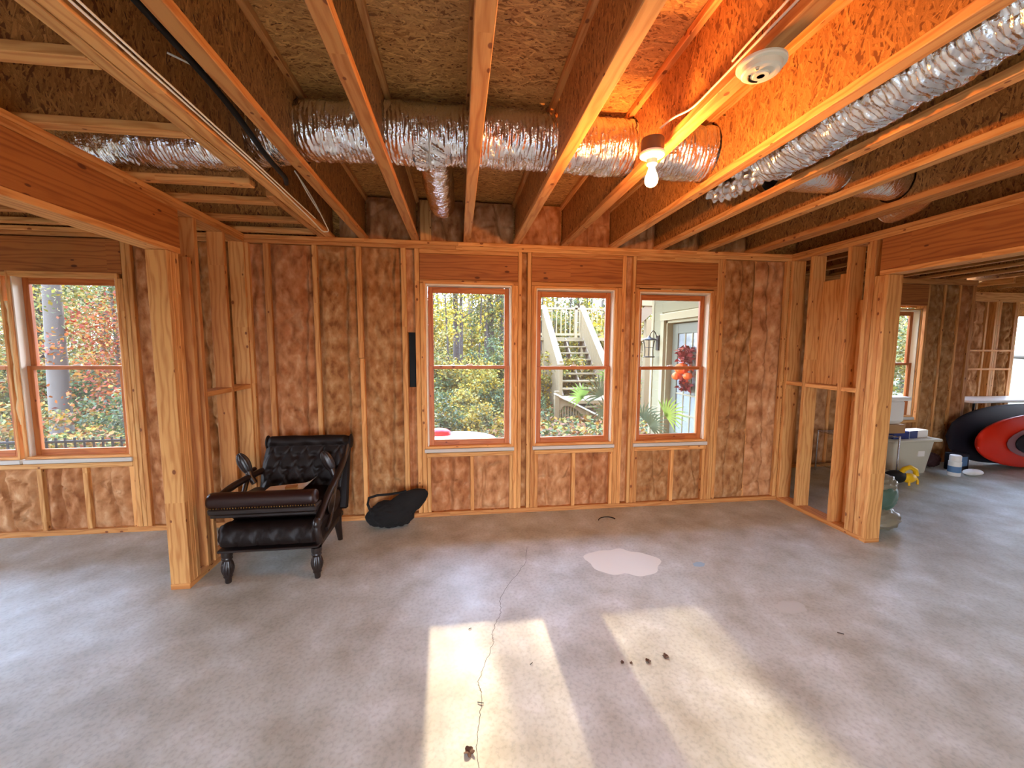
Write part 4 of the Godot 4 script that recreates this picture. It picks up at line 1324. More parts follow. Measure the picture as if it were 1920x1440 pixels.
	var dbx := thing("tackle_box", "dark blue box leaning in shadow between the can and the kayak", "box", Vector3(6.8, 0, -0.7), 0.1)
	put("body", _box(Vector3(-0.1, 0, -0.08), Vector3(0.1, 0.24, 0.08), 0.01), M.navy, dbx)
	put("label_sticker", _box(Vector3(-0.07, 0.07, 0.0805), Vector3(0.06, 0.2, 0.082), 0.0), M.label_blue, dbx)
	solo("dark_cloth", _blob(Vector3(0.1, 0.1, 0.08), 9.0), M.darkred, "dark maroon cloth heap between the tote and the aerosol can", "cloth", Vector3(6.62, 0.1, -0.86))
	# kayak standing on its edge
	var ky := thing("kayak", "red-orange plastic kayak lying on its side in the right room", "kayak", Vector3(8.29, 0.4, -0.6), 0.0)
	var kb := MB.new()
	kb.grid(60, 40, func(a: float, c: float) -> Vector3:
		var x := lerpf(-1.35, 1.35, a)
		var e := sqrt(maxf(0.0, 1.0 - pow(absf(a * 2.0 - 1.0), 2.6)))
		var g := c * TAU
		return Vector3(x, sin(g) * 0.39 * e, cos(g) * 0.17 * e * (1.0 if cos(g) < 0 else 0.55)), 1, 1, true, true)
	put("hull", kb, M.kayak_red, ky)
	var kd := MB.new()
	kd.grid(40, 30, func(a: float, c: float) -> Vector3:
		var g := c * TAU
		return Vector3(cos(g) * 1.0 * (1 - a), sin(g) * 0.27 * (1 - a), 0.1 - 0.01 * (1 - a)), 1, 1, true, false)
	put("deck_panel", kd, M.kayak_grey, ky)
	var kc := MB.new()
	kc.blob(Vector3(-0.45, 0.0, 0.1), Vector3(0.42, 0.17, 0.05), flat, 16, 30)
	put("cockpit_seat", kc, M.navy, ky)
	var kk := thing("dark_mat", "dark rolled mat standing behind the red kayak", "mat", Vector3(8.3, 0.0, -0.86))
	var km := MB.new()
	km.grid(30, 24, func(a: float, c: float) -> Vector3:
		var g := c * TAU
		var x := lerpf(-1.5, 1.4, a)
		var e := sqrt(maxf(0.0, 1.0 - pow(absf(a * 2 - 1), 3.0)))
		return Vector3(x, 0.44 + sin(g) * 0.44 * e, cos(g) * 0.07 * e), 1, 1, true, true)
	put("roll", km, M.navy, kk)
	# sunlit white table in the alcove
	var tb2 := thing("folding_table", "bright white folding table in the alcove above the kayak", "table", Vector3(8.45, 0, -1.32))
	put("tabletop", _box(Vector3(-0.9, 0.86, -0.24), Vector3(0.9, 0.9, 0.24), 0.01), M.white, tb2)
	for p in [Vector2(-0.8, -0.18), Vector2(0.8, -0.18), Vector2(-0.8, 0.18), Vector2(0.8, 0.18)]:
		var lg := MB.new()
		lg.tube([Vector3(p.x, 0, p.y), Vector3(p.x, 0.4, p.y), Vector3(p.x, 0.86, p.y)], 0.014, 8)
		put("leg", lg, M.iron, tb2)

func _box(lo: Vector3, hi: Vector3, bev: float) -> MB:
	var b := MB.new()
	b.box(lo, hi, 0, bev)
	return b

func _blob(r: Vector3, sd: float) -> MB:
	var b := MB.new()
	b.blob(Vector3.ZERO, r, func(d: Vector3) -> float: return 1.0 + 0.3 * noise.get_noise_3d(d.x * 200 + sd * 30, d.y * 200, d.z * 200), 20, 28)
	return b

# ---------------------------------------------------------------- outdoors
func build_stairs() -> void:
	var t := thing("deck_stairs", "tan wooden deck stairs with slatted sides and pale handrails", "stairs")
	var x0 := 2.72
	var x1 := 3.8
	# treads climb away from the viewer
	for k in 8:
		var y := 0.56 + k * 0.187
		var z := -6.45 - k * 0.235
		board("tread", Vector3(x0, y - 0.04, z - 0.27), Vector3(x1, y, z), 0, t, M.deckwood)
	for x in [x0 - 0.04, x1, (x0 + x1) / 2 - 0.02]:
		var b := MB.new()
		var p0 := Vector3(x, 0.33, -6.4)
		var p1 := Vector3(x, 1.84, -8.3)
		b.xf = Transform3D(Basis(Vector3.RIGHT, atan2(p1.y - p0.y, -(p1.z - p0.z))), (p0 + p1) / 2)
		b.box(Vector3(0, -0.13, -1.24), Vector3(0.04, 0.1, 1.24), 2, 0.004)
		put("stringer", b, M.stringer, t)
	# handrails and side slats
	for e in [[x0 - 0.12, 0], [x1 + 0.02, 1]]:
		var x: float = e[0]
		var b := MB.new()
		var p0 := Vector3(x, 1.22, -6.3)
		var p1 := Vector3(x, 2.85, -8.4)
		b.xf = Transform3D(Basis(Vector3.RIGHT, atan2(p1.y - p0.y, -(p1.z - p0.z))), (p0 + p1) / 2)
		b.box(Vector3(-0.06, -0.02, -1.42), Vector3(0.09, 0.02, 1.36), 2, 0.004)
		put("handrail", b, M.rail, t)
		for k in 30:
			var z := -6.35 - k * 0.0705
			var top := 1.2 + k * 0.0705 * 0.776
			board("baluster", Vector3(x, -0.1 if e[1] == 0 else top - 1.15, z - 0.036), Vector3(x + 0.035, top, z), 1, t, M.deckwood, 0.002)
	for p in [Vector3(x0 - 0.14, 0, -6.32), Vector3(x1, 0, -6.32), Vector3(x0 - 0.14, 0, -8.5), Vector3(x1, 0, -8.5)]:
		board("post", Vector3(p.x, -0.2, p.z - 0.045), Vector3(p.x + 0.09, 1.3 if p.z > -7 else 2.95, p.z + 0.045), 1, t, M.deckwood)
	# upper landing and its railing
	board("landing", Vector3(x0 - 0.3, 1.85, -9.9), Vector3(6.4, 1.95, -8.35), 0, t, M.deckwood)
	var ral := thing("deck_railing", "tan baluster railing closing the top of the deck stairs", "railing", Vector3(0, 0, -9.7))
	board("rail", Vector3(x0 - 0.3, 2.92, -0.05), Vector3(6.4, 2.99, 0.05), 0, ral, M.deckwood)
	board("rail", Vector3(x0 - 0.3, 2.04, -0.03), Vector3(6.4, 2.12, 0.03), 0, ral, M.deckwood)
	for k in 24:
		var x := x0 - 0.22 + k * 0.16
		board("baluster", Vector3(x, 2.12, -0.018), Vector3(x + 0.036, 2.92, 0.018), 1, ral, M.deckwood, 0.002)
	for x in [x0 - 0.3, 3.95, 6.3]:
		board("post", Vector3(x, 1.95, -0.05), Vector3(x + 0.1, 3.05, 0.05), 1, ral, M.deckwood)
	for x in [x0 - 0.2, 6.2]:
		board("landing_post", Vector3(x, -0.2, -9.6), Vector3(x + 0.13, 1.86, -9.45), 1, t, M.deckwood)
	# lower landing and the second flight with its arched skirt, falling to the right
	var lo := thing("lower_stairs", "lower flight with arched tan skirt boards and pale sloping rail", "stairs", Vector3(0, 0, -5.35))
	board("landing", Vector3(2.45, 0.3, -1.0), Vector3(3.9, 0.38, -0.06), 0, lo, M.deckwood)
	board("newel_post", Vector3(2.24, -0.2, -0.05), Vector3(2.34, 0.62, 0.05), 1, lo, M.deckwood)
	var sl := -0.5
	var b2 := MB.new()
	b2.xf = Transform3D(Basis(Vector3.BACK, atan(sl)), Vector3(2.24, 0.56, 0))
	b2.box(Vector3(0, -0.02, -0.07), Vector3(1.9, 0.02, 0.07), 0, 0.004)
	put("handrail", b2, M.rail, lo)
	# arched boards
	for k in 2:
		var xa := 2.34 + k * 0.72
		var ar := MB.new()
		for q in 24:
			var f0 := q / 24.0
			var f1 := (q + 1) / 24.0
			var ps := []
			for f: float in [f0, f1]:
				var x: float = xa + f * 0.68
				var top: float = 0.55 + (x - 2.24) * sl - 0.02
				var inside := clampf((f - 0.08) / 0.84, 0.0, 1.0)
				var bot: float = top - 0.3 + 0.22 * sqrt(maxf(0.0, 1.0 - pow(inside * 2 - 1, 2.0)))
				ps.append(Vector2(x, top)); ps.append(Vector2(x, bot))
			for z in [0.02, -0.02]:
				ar.poly([Vector3(ps[0].x, ps[0].y, z), Vector3(ps[2].x, ps[2].y, z), Vector3(ps[3].x, ps[3].y, z), Vector3(ps[1].x, ps[1].y, z)], Vector3(0, 0, signf(z)), [Vector2(), Vector2(), Vector2(), Vector2()])
			ar.poly([Vector3(ps[1].x, ps[1].y, 0.02), Vector3(ps[3].x, ps[3].y, 0.02), Vector3(ps[3].x, ps[3].y, -0.02), Vector3(ps[1].x, ps[1].y, -0.02)], Vector3.DOWN, [Vector2(), Vector2(), Vector2(), Vector2()])
		put("arched_skirt", ar, M.deckwood, lo)
		board("newel_post", Vector3(xa + 0.66, -0.9, -0.04), Vector3(xa + 0.74, 0.55 + (xa + 0.7 - 2.24) * sl, 0.04), 1, lo, M.deckwood)
	for k in 22:
		var x := 2.37 + k * 0.066
		board("baluster", Vector3(x, -0.9, -0.05), Vector3(x + 0.03, 0.5 + (x - 2.24) * sl, -0.022), 1, lo, M.deckwood, 0.002)
	for k in 4:
		board("tread", Vector3(3.0 + k * 0.28, 0.2 - k * 0.16, -1.0), Vector3(3.3 + k * 0.28, 0.24 - k * 0.16, -0.08), 2, lo, M.deckwood)

func build_house_wing() -> void:
	# narrow wing whose siding and door face left, seen through the third window
	var w := thing("house_wing", "tan clapboard wing of the house with corner board", "house", Vector3(3.6, 0, 0))
	var zc := -3.27
	for k in 22:
		var y := -0.05 + k * 0.155
		for p in [[zc, -2.95], [-1.72, RZ - 0.17]]:
			var b := MB.new()
			b.xf = Transform3D(Basis(Vector3.BACK, 0.05), Vector3(0, y, 0))
			b.box(Vector3(0.005, 0, p[0]), Vector3(0.02, 0.165, p[1]), 2, 0.002)
			put("clapboard", b, M.siding, w)
		if y > 2.2:
			var b2 := MB.new()
			b2.xf = Transform3D(Basis(Vector3.BACK, 0.05), Vector3(0, y, 0))
			b2.box(Vector3(0.005, 0, -2.95), Vector3(0.02, 0.165, -1.72), 2, 0.002)
			put("clapboard", b2, M.siding, w)
	board("corner_board", Vector3(-0.02, -0.1, zc - 0.05), Vector3(0.06, 3.5, zc + 0.03), 1, w, M.trim)
	board("wall_core", Vector3(0.022, -0.1, zc), Vector3(0.95, 3.5, -2.86), 1, w, M.siding, 0.0)
	board("wall_core", Vector3(0.022, -0.1, -1.78), Vector3(0.95, 3.5, RZ - 0.18), 1, w, M.siding, 0.0)
	board("wall_core", Vector3(0.022, 2.2, -2.86), Vector3(0.95, 3.5, -1.78), 1, w, M.siding, 0.0)
	board("wall_core", Vector3(0.75, -0.1, -2.86), Vector3(0.95, 2.2, -1.78), 1, w, M.siding, 0.0)
	# casing
	board("casing", Vector3(-0.03, -0.05, -2.95), Vector3(0.022, 2.2, -2.84), 1, w, M.trim)
	board("casing", Vector3(-0.03, -0.05, -1.8), Vector3(0.022, 2.2, -1.7), 1, w, M.trim)
	board("casing", Vector3(-0.035, 2.13, -2.97), Vector3(0.022, 2.25, -1.68), 2, w, M.trim)
	board("door_jamb", Vector3(0.022, -0.05, -2.85), Vector3(0.16, 2.14, -2.80), 1, w, M.trim)
	board("door_jamb", Vector3(0.022, -0.05, -1.83), Vector3(0.16, 2.14, -1.78), 1, w, M.trim)
	board("door_jamb", Vector3(0.022, 2.08, -2.85), Vector3(0.16, 2.14, -1.78), 2, w, M.trim)
	# door with glazing bars
	var d := thing("door_1", "grey-green glazed outer door behind the third window", "door", Vector3(3.72, 0, 0), 0, "", "structure")
	for p in [[-2.79, -2.62, -0.02, 2.07], [-1.98, -1.83, -0.02, 2.07], [-2.62, -1.98, 1.9, 2.07], [-2.62, -1.98, -0.02, 0.2]]:
		board("stile", Vector3(0, p[2], p[0]), Vector3(0.045, p[3], p[1]), 1, d, M.doorpaint)
	for z in [-2.41, -2.2]:
		board("glazing_bar", Vector3(0.008, 0.2, z - 0.01), Vector3(0.037, 1.9, z + 0.01), 1, d, M.trim)
	for y in [0.54, 0.88, 1.22, 1.56]:
		board("glazing_bar", Vector3(0.006, y - 0.01, -2.62), Vector3(0.037, y + 0.01, -1.98), 2, d, M.trim)
	put("pane", _box(Vector3(0.02, 0.2, -2.62), Vector3(0.025, 1.9, -1.98), 0.0), M.door_glass, d)
	put("curtain", _box(Vector3(0.06, 0.15, -2.66), Vector3(0.075, 1.95, -1.94), 0.002), M.curtain, d)
	# wreath on the door
	var wr := thing("wreath", "red leaf wreath with orange pumpkins hanging on the grey door", "wreath", Vector3(3.66, 1.32, -2.2))
	var lm := MB.new()
	lm.poly([Vector3(0, 0, 0), Vector3(0.03, 0.04, 0.01), Vector3(0, 0.1, 0.0), Vector3(-0.03, 0.04, 0.01)], Vector3.BACK, [Vector2(), Vector2(), Vector2(), Vector2()])
	var leafm := lm.mesh()
	for part in [["red_leaves", M.silk, 190, Vector3(0, 0.2, 0), 0.17], ["red_leaves", M.silk, 120, Vector3(0, -0.27, 0), 0.1], ["orange_leaves", M.silk_orange, 80, Vector3(0, -0.08, 0), 0.19]]:
		var mm := MultiMesh.new()
		mm.transform_format = MultiMesh.TRANSFORM_3D
		mm.mesh = leafm
		mm.instance_count = part[2]
		for k in part[2]:
			var q := Vector3(rng.randfn(0, 0.4), rng.randfn(0, 0.5), rng.randfn(0, 0.5))
			q = q.limit_length(1.0) * (part[4] as float)
			mm.set_instance_transform(k, Transform3D(Basis.from_euler(Vector3(rng.randf() * TAU, rng.randf() * TAU, rng.randf() * TAU)).scaled(Vector3.ONE * rng.randf_range(0.6, 1.1)), (part[3] as Vector3) + Vector3(q.x * 0.45 - 0.04, q.y, q.z)))
		var mi := MultiMeshInstance3D.new()
		mi.multimesh = mm
		mi.material_override = part[1]
		var nm: String = part[0]
		if wr.has_node(nm): nm += "_001"
		mi.name = nm
		mi.set_meta("kind", "stuff")
		wr.add_child(mi, true)
	for p in [[Vector3(-0.08, 0.0, -0.02), 0.11], [Vector3(-0.08, -0.13, -0.17), 0.075], [Vector3(-0.07, -0.11, 0.14), 0.07]]:
		var b := MB.new()
		b.blob(p[0], Vector3.ONE * (p[1] as float) * Vector3(1, 0.85, 1), func(dd: Vector3) -> float: return 1.0 - 0.07 * absf(sin(atan2(dd.z, dd.x) * 5.0)) * (1.0 - absf(dd.y)), 18, 50)
		put("pumpkin", b, M.pumpkin, wr)
	# wall lantern
	var la := thing("wall_lantern", "black iron wall lantern on the tan siding beside the door", "lantern", Vector3(3.6, 1.74, -3.06))
	put("back_plate", _box(Vector3(-0.03, -0.13, -0.05), Vector3(0.0, 0.14, 0.05), 0.006), M.iron, la)
	var arm := MB.new()
	var ap := []
	for k in 17:
		var g := k / 16.0
		ap.append(Vector3(-0.03 - 0.15 * g, 0.1 + 0.12 * sin(g * PI * 0.95), 0))
	arm.tube(ap, 0.009, 8)
	put("arm", arm, M.iron, la)
	var cap := MB.new()
	cap.xf = Transform3D(Basis(), Vector3(-0.18, 0, 0))
	cap.lathe([Vector2(0.0, 0.045), Vector2(0.13, 0.05), Vector2(0.135, 0.06), Vector2(0.09, 0.085), Vector2(0.04, 0.1), Vector2(0.02, 0.12), Vector2(0.0, 0.13)], 28)
	put("roof", cap, M.iron, la)
	var cage := MB.new()
	cage.xf = Transform3D(Basis(), Vector3(-0.18, 0, 0))
	for k in 6:
		var g := k / 6.0 * TAU
		var ln := []
		for q in 9:
			var s := q / 8.0
			var r := 0.08 + 0.022 * cos(s * PI) * 0.5 + 0.02 * pow(absf(s - 0.5) * 2.0, 2.0)
			ln.append(Vector3(cos(g) * r, lerpf(0.045, -0.24, s), sin(g) * r))
		cage.tube(ln, 0.005, 6)
	cage.lathe([Vector2(0.0, -0.26), Vector2(0.1, -0.26), Vector2(0.108, -0.25), Vector2(0.1, -0.238), Vector2(0.0, -0.238)], 24)
	put("cage", cage, M.iron, la)
	put("cage_band", ring(Vector3(-0.18, -0.08, 0), Vector3.UP, 0.08, 0.01), M.iron, la)
	# porch brace and post at the wing's far corner
	var br := thing("porch_post", "tan porch post with diagonal brace beside the house corner", "post", Vector3(4.1, 0, -5.0))
	board("post", Vector3(0.16, -0.2, -0.07), Vector3(0.30, 2.3, 0.07), 1, br, M.deckwood)
	var bb := MB.new()
	bb.xf = Transform3D(Basis(Vector3.BACK, 0.72), Vector3(-0.2, 2.1, 0))
	bb.box(Vector3(0, -0.08, -0.06), Vector3(1.4, 0.16, 0.06), 0, 0.004)
	put("brace", bb, M.stringer, br)
	board("crossbeam", Vector3(-0.6, 2.6, -0.09), Vector3(0.9, 2.79, 0.09), 0, br, M.deckwood)

	# plank deck over the door, out of view, added to shade the third window
func build_shade_deck() -> void:
	var t := thing("added_shade_deck", "unseen plank deck added overhead to shade the outer door and the right window", "deck")
	for k in 11:
		board("plank", Vector3(1.75 + k * 0.145, 2.98, -5.2), Vector3(1.885 + k * 0.145, 3.015, -0.2), 2, t, M.deckwood)
	for z in [-0.3, -1.3, -2.2, -3.2, -4.2, -5.0]:
		board("deck_joist", Vector3(1.75, 2.8, z - 0.02), Vector3(3.34, 2.979, z + 0.02), 0, t, M.deckwood)

func palm_frond(parent: Node3D, from: Vector3, to: Vector3, r: float, mt: Material) -> void:
	var b := MB.new()
	b.tube([from, from.lerp(to, 0.5) + Vector3(0, 0.08, 0), to], 0.006, 6, 0.004)
	var d := (to - from).normalized()
	var s := d.cross(Vector3(0.15, 0.3, 1.0)).normalized()
	for k in 13:
		var g := lerpf(-1.5, 1.5, k / 12.0)
		var dir := (d * cos(g) + s * sin(g)).normalized()
		var l := r * (0.75 + 0.25 * cos(g)) * rng.randf_range(0.9, 1.05)
		var w := dir.cross(Vector3(0, 0.3, 1)).normalized() * 0.013
		var m1 := to + dir * l * 0.55 + Vector3(0, 0.01, 0)
		var e := to + dir * l + Vector3(0, -0.05 * l / 0.3 * rng.randf_range(0.3, 1.0), 0.02)
		var nr := dir.cross(w).normalized()
		b.poly([to - w * 0.5, to + w * 0.5, m1 + w, m1 - w], nr, [Vector2(), Vector2(), Vector2(), Vector2()])
		b.poly([m1 - w, m1 + w, e], nr, [Vector2(), Vector2(), Vector2()])
	put("frond", b, mt, parent)

func build_yard() -> void:
	var g := thing("ground", "leaf-strewn ground outside the basement windows", "ground", Vector3.ZERO, 0, "", "structure")
	var b := MB.new()
	b.grid(60, 80, func(a: float, c: float) -> Vector3:
		var x := lerpf(-40.0, 60.0, c)
		var z := lerpf(-0.16, -70.0, a * a)
		var y := -0.14 + noise.get_noise_2d(x * 12, z * 12) * 0.25 * smoothstep(2.0, 8.0, -z) + 0.03 * maxf(0.0, -z - 8.0)
		return Vector3(x, y, z), 1, 1, false, true)
	put("soil", b, M.ground, g)
	var b2 := MB.new()
	b2.grid(4, 4, func(a: float, c: float) -> Vector3: return Vector3(lerpf(-40.0, 60.0, c), -0.15, lerpf(50.0, -0.16, a)), 1, 1, false, true)
	put("soil", b2, M.ground, g)
	var lm := MB.new()
	lm.poly([Vector3(0, 0, -0.5), Vector3(0.32, 0.06, 0.0), Vector3(0, 0, 0.5), Vector3(-0.32, 0.06, 0.0)], Vector3.UP, [Vector2(), Vector2(), Vector2(), Vector2()])
	var mm := MultiMesh.new()
	mm.transform_format = MultiMesh.TRANSFORM_3D
	mm.use_colors = true
	mm.mesh = lm.mesh()
	mm.instance_count = 26000
	var cs := [Color(0.62, 0.42, 0.12), Color(0.5, 0.3, 0.14), Color(0.34, 0.4, 0.14), Color(0.62, 0.54, 0.18), Color(0.3, 0.36, 0.16)]
	for k in 26000:
		var z := -2.2 - 11.0 * pow(rng.randf(), 1.4)
		var sl := rng.randf_range(-0.16, 0.5) if rng.randf() < 0.55 else rng.randf_range(-1.15, -0.62)
		var x := sl * (3.885 - z)
		mm.set_instance_transform(k, Transform3D(Basis.from_euler(Vector3(rng.randf_range(-0.9, 0.9), rng.randf() * TAU, rng.randf_range(-0.9, 0.9))).scaled(Vector3.ONE * rng.randf_range(0.07, 0.15)), Vector3(x, -0.1 + rng.randf() * 0.14 + noise.get_noise_2d(x * 12, z * 12) * 0.25 * smoothstep(2.0, 8.0, -z), z)))
		mm.set_instance_color(k, (cs[rng.randi() % 5] * rng.randf_range(0.7, 1.1)).srgb_to_linear())
	var mi := MultiMeshInstance3D.new()
	mi.name = "leaf_litter"
	mi.multimesh = mm
	mi.material_override = M.leaf
	mi.set_meta("kind", "stuff")
	g.add_child(mi)
	# fence seen at the foot of the left window
	var fe := thing("garden_fence", "low black metal picket fence outside the left window", "fence", Vector3(0, 0, -1.5))
	for y in [0.06, 0.5]:
		board("rail", Vector3(-9.0, y, -0.012), Vector3(-2.6, y + 0.028, 0.012), 0, fe, M.iron)
	for k in 64:
		board("picket", Vector3(-8.98 + k * 0.1, -0.14, -0.008), Vector3(-8.964 + k * 0.1, 0.56, 0.008), 1, fe, M.iron, 0.0)
	# patio table with a red lid outside the first window
	var ta := thing("patio_table", "round white patio table just outside the left of three windows", "table", Vector3(-0.02, -0.06, -1.5))
	var tp := MB.new()
	tp.lathe([Vector2(0.0, 0.455), Vector2(0.5, 0.455), Vector2(0.52, 0.465), Vector2(0.515, 0.48), Vector2(0.45, 0.486), Vector2(0.0, 0.49)], 48)
	put("tabletop", tp, M.white, ta)
	var tl := MB.new()
	tl.lathe([Vector2(0.3, -0.08), Vector2(0.28, -0.04), Vector2(0.05, -0.05), Vector2(0.04, 0.0), Vector2(0.04, 0.455)], 24)
	put("pedestal", tl, M.white, ta)
	var rd := MB.new()
	rd.grid(14, 40, func(a: float, c: float) -> Vector3:
		var q := c * TAU
		return Vector3(cos(q) * 0.17 * (1.0 - a), 0.09 * sqrt(maxf(0.0, 1.0 - pow(1.0 - a, 2.5))), sin(q) * 0.12 * (1.0 - a)), 1, 1, true, true)
	solo("plastic_cover", rd, M.canoe, "domed red plastic cover on the white patio table outside", "cover", Vector3(-0.28, 0.4305, -1.78))
	# potted palm between the second and third window
	var pl := thing("potted_palm", "potted fan palm outside between the middle and right windows", "palm", Vector3(2.18, -0.14, -1.35))
	var po := MB.new()
	po.lathe([Vector2(0.0, 0.0), Vector2(0.15, 0.0), Vector2(0.2, 0.32), Vector2(0.22, 0.33), Vector2(0.22, 0.37), Vector2(0.19, 0.37), Vector2(0.18, 0.33), Vector2(0.0, 0.33)], 28)
	put("pot", po, M.terracotta, pl)
	var c0 := Vector3(0, 0.5, 0)
	for p in [[Vector3(-0.3, 1.16, 0.1), 0.4, M.palm_blue], [Vector3(-0.52, 1.12, 0.0), 0.26, M.palm], [Vector3(-0.25, 0.96, 0.2), 0.3, M.palm_blue], [Vector3(0.68, 0.86, 0.0), 0.36, M.palm], [Vector3(0.3, 0.84, 0.1), 0.28, M.palm_blue], [Vector3(0.2, 1.3, -0.2), 0.3, M.palm], [Vector3(0.35, 0.75, 0.2), 0.26, M.palm_blue], [Vector3(-0.1, 1.35, -0.1), 0.3, M.palm]]:
		palm_frond(pl, c0, p[0], p[1], p[2])

var leaf_mesh: ArrayMesh

func tree(label: String, group: String, at: Vector3, h: float, tr: float, crown: Array, n: int, size: float, cols: Array, called := "deciduous_tree", category := "tree", lean := 0.0) -> void:
	var t := thing(called, label, category, at, 0, group)
	var b := MB.new()
	var line := []
	for k in 9:
		var q := k / 8.0
		line.append(Vector3(lean * q * h + sin(q * 5.0 + at.x) * 0.04 * h * 0.1, q * h, cos(q * 4.0 + at.z) * 0.02 * h * 0.1))
	b.tube(line, tr, 12, tr * 0.35)
	for k in 5:
		var q := rng.randf_range(0.4, 0.9)
		var g := rng.randf() * TAU
		var p0 := Vector3(lean * q * h, q * h, 0)
		b.tube([p0, p0 + Vector3(cos(g) * 0.5, 0.35, sin(g) * 0.5) * h * 0.12, p0 + Vector3(cos(g), 0.9, sin(g)) * h * 0.17], tr * 0.3, 6, tr * 0.1)
	put("trunk" if category == "tree" else "stem", b, M.bark_dark if called == "sapling" or rng.randf() < 0.4 else M.bark, t)
	var mm := MultiMesh.new()
	mm.transform_format = MultiMesh.TRANSFORM_3D
	mm.use_colors = true
	mm.mesh = leaf_mesh
	mm.instance_count = n
	var clumps := []
	for k in maxi(6, n / 60):
		var d := Vector3(rng.randfn(0, 0.45), rng.randfn(0, 0.45), rng.randfn(0, 0.45)).limit_length(1.0)
		clumps.append((crown[0] as Vector3) + d * (crown[1] as Vector3))
	for k in n:
		var c: Vector3 = clumps[rng.randi() % clumps.size()]
		var rr: Vector3 = (crown[1] as Vector3) * 0.22
		var p := c + Vector3(rng.randfn(0, 0.6), rng.randfn(0, 0.5), rng.randfn(0, 0.6)) * rr
		var s := size * rng.randf_range(0.6, 1.25)
		mm.set_instance_transform(k, Transform3D(Basis.from_euler(Vector3(rng.randf() * TAU, rng.randf() * TAU, rng.randf() * TAU)).scaled(Vector3.ONE * s), p))
		var col: Color = cols[rng.randi() % cols.size()]
		mm.set_instance_color(k, (col * rng.randf_range(0.58, 0.92)).srgb_to_linear())
	var mi := MultiMeshInstance3D.new()
	mi.name = "foliage"
	mi.multimesh = mm
	mi.material_override = M.leaf
	mi.set_meta("kind", "stuff")
	t.add_child(mi)

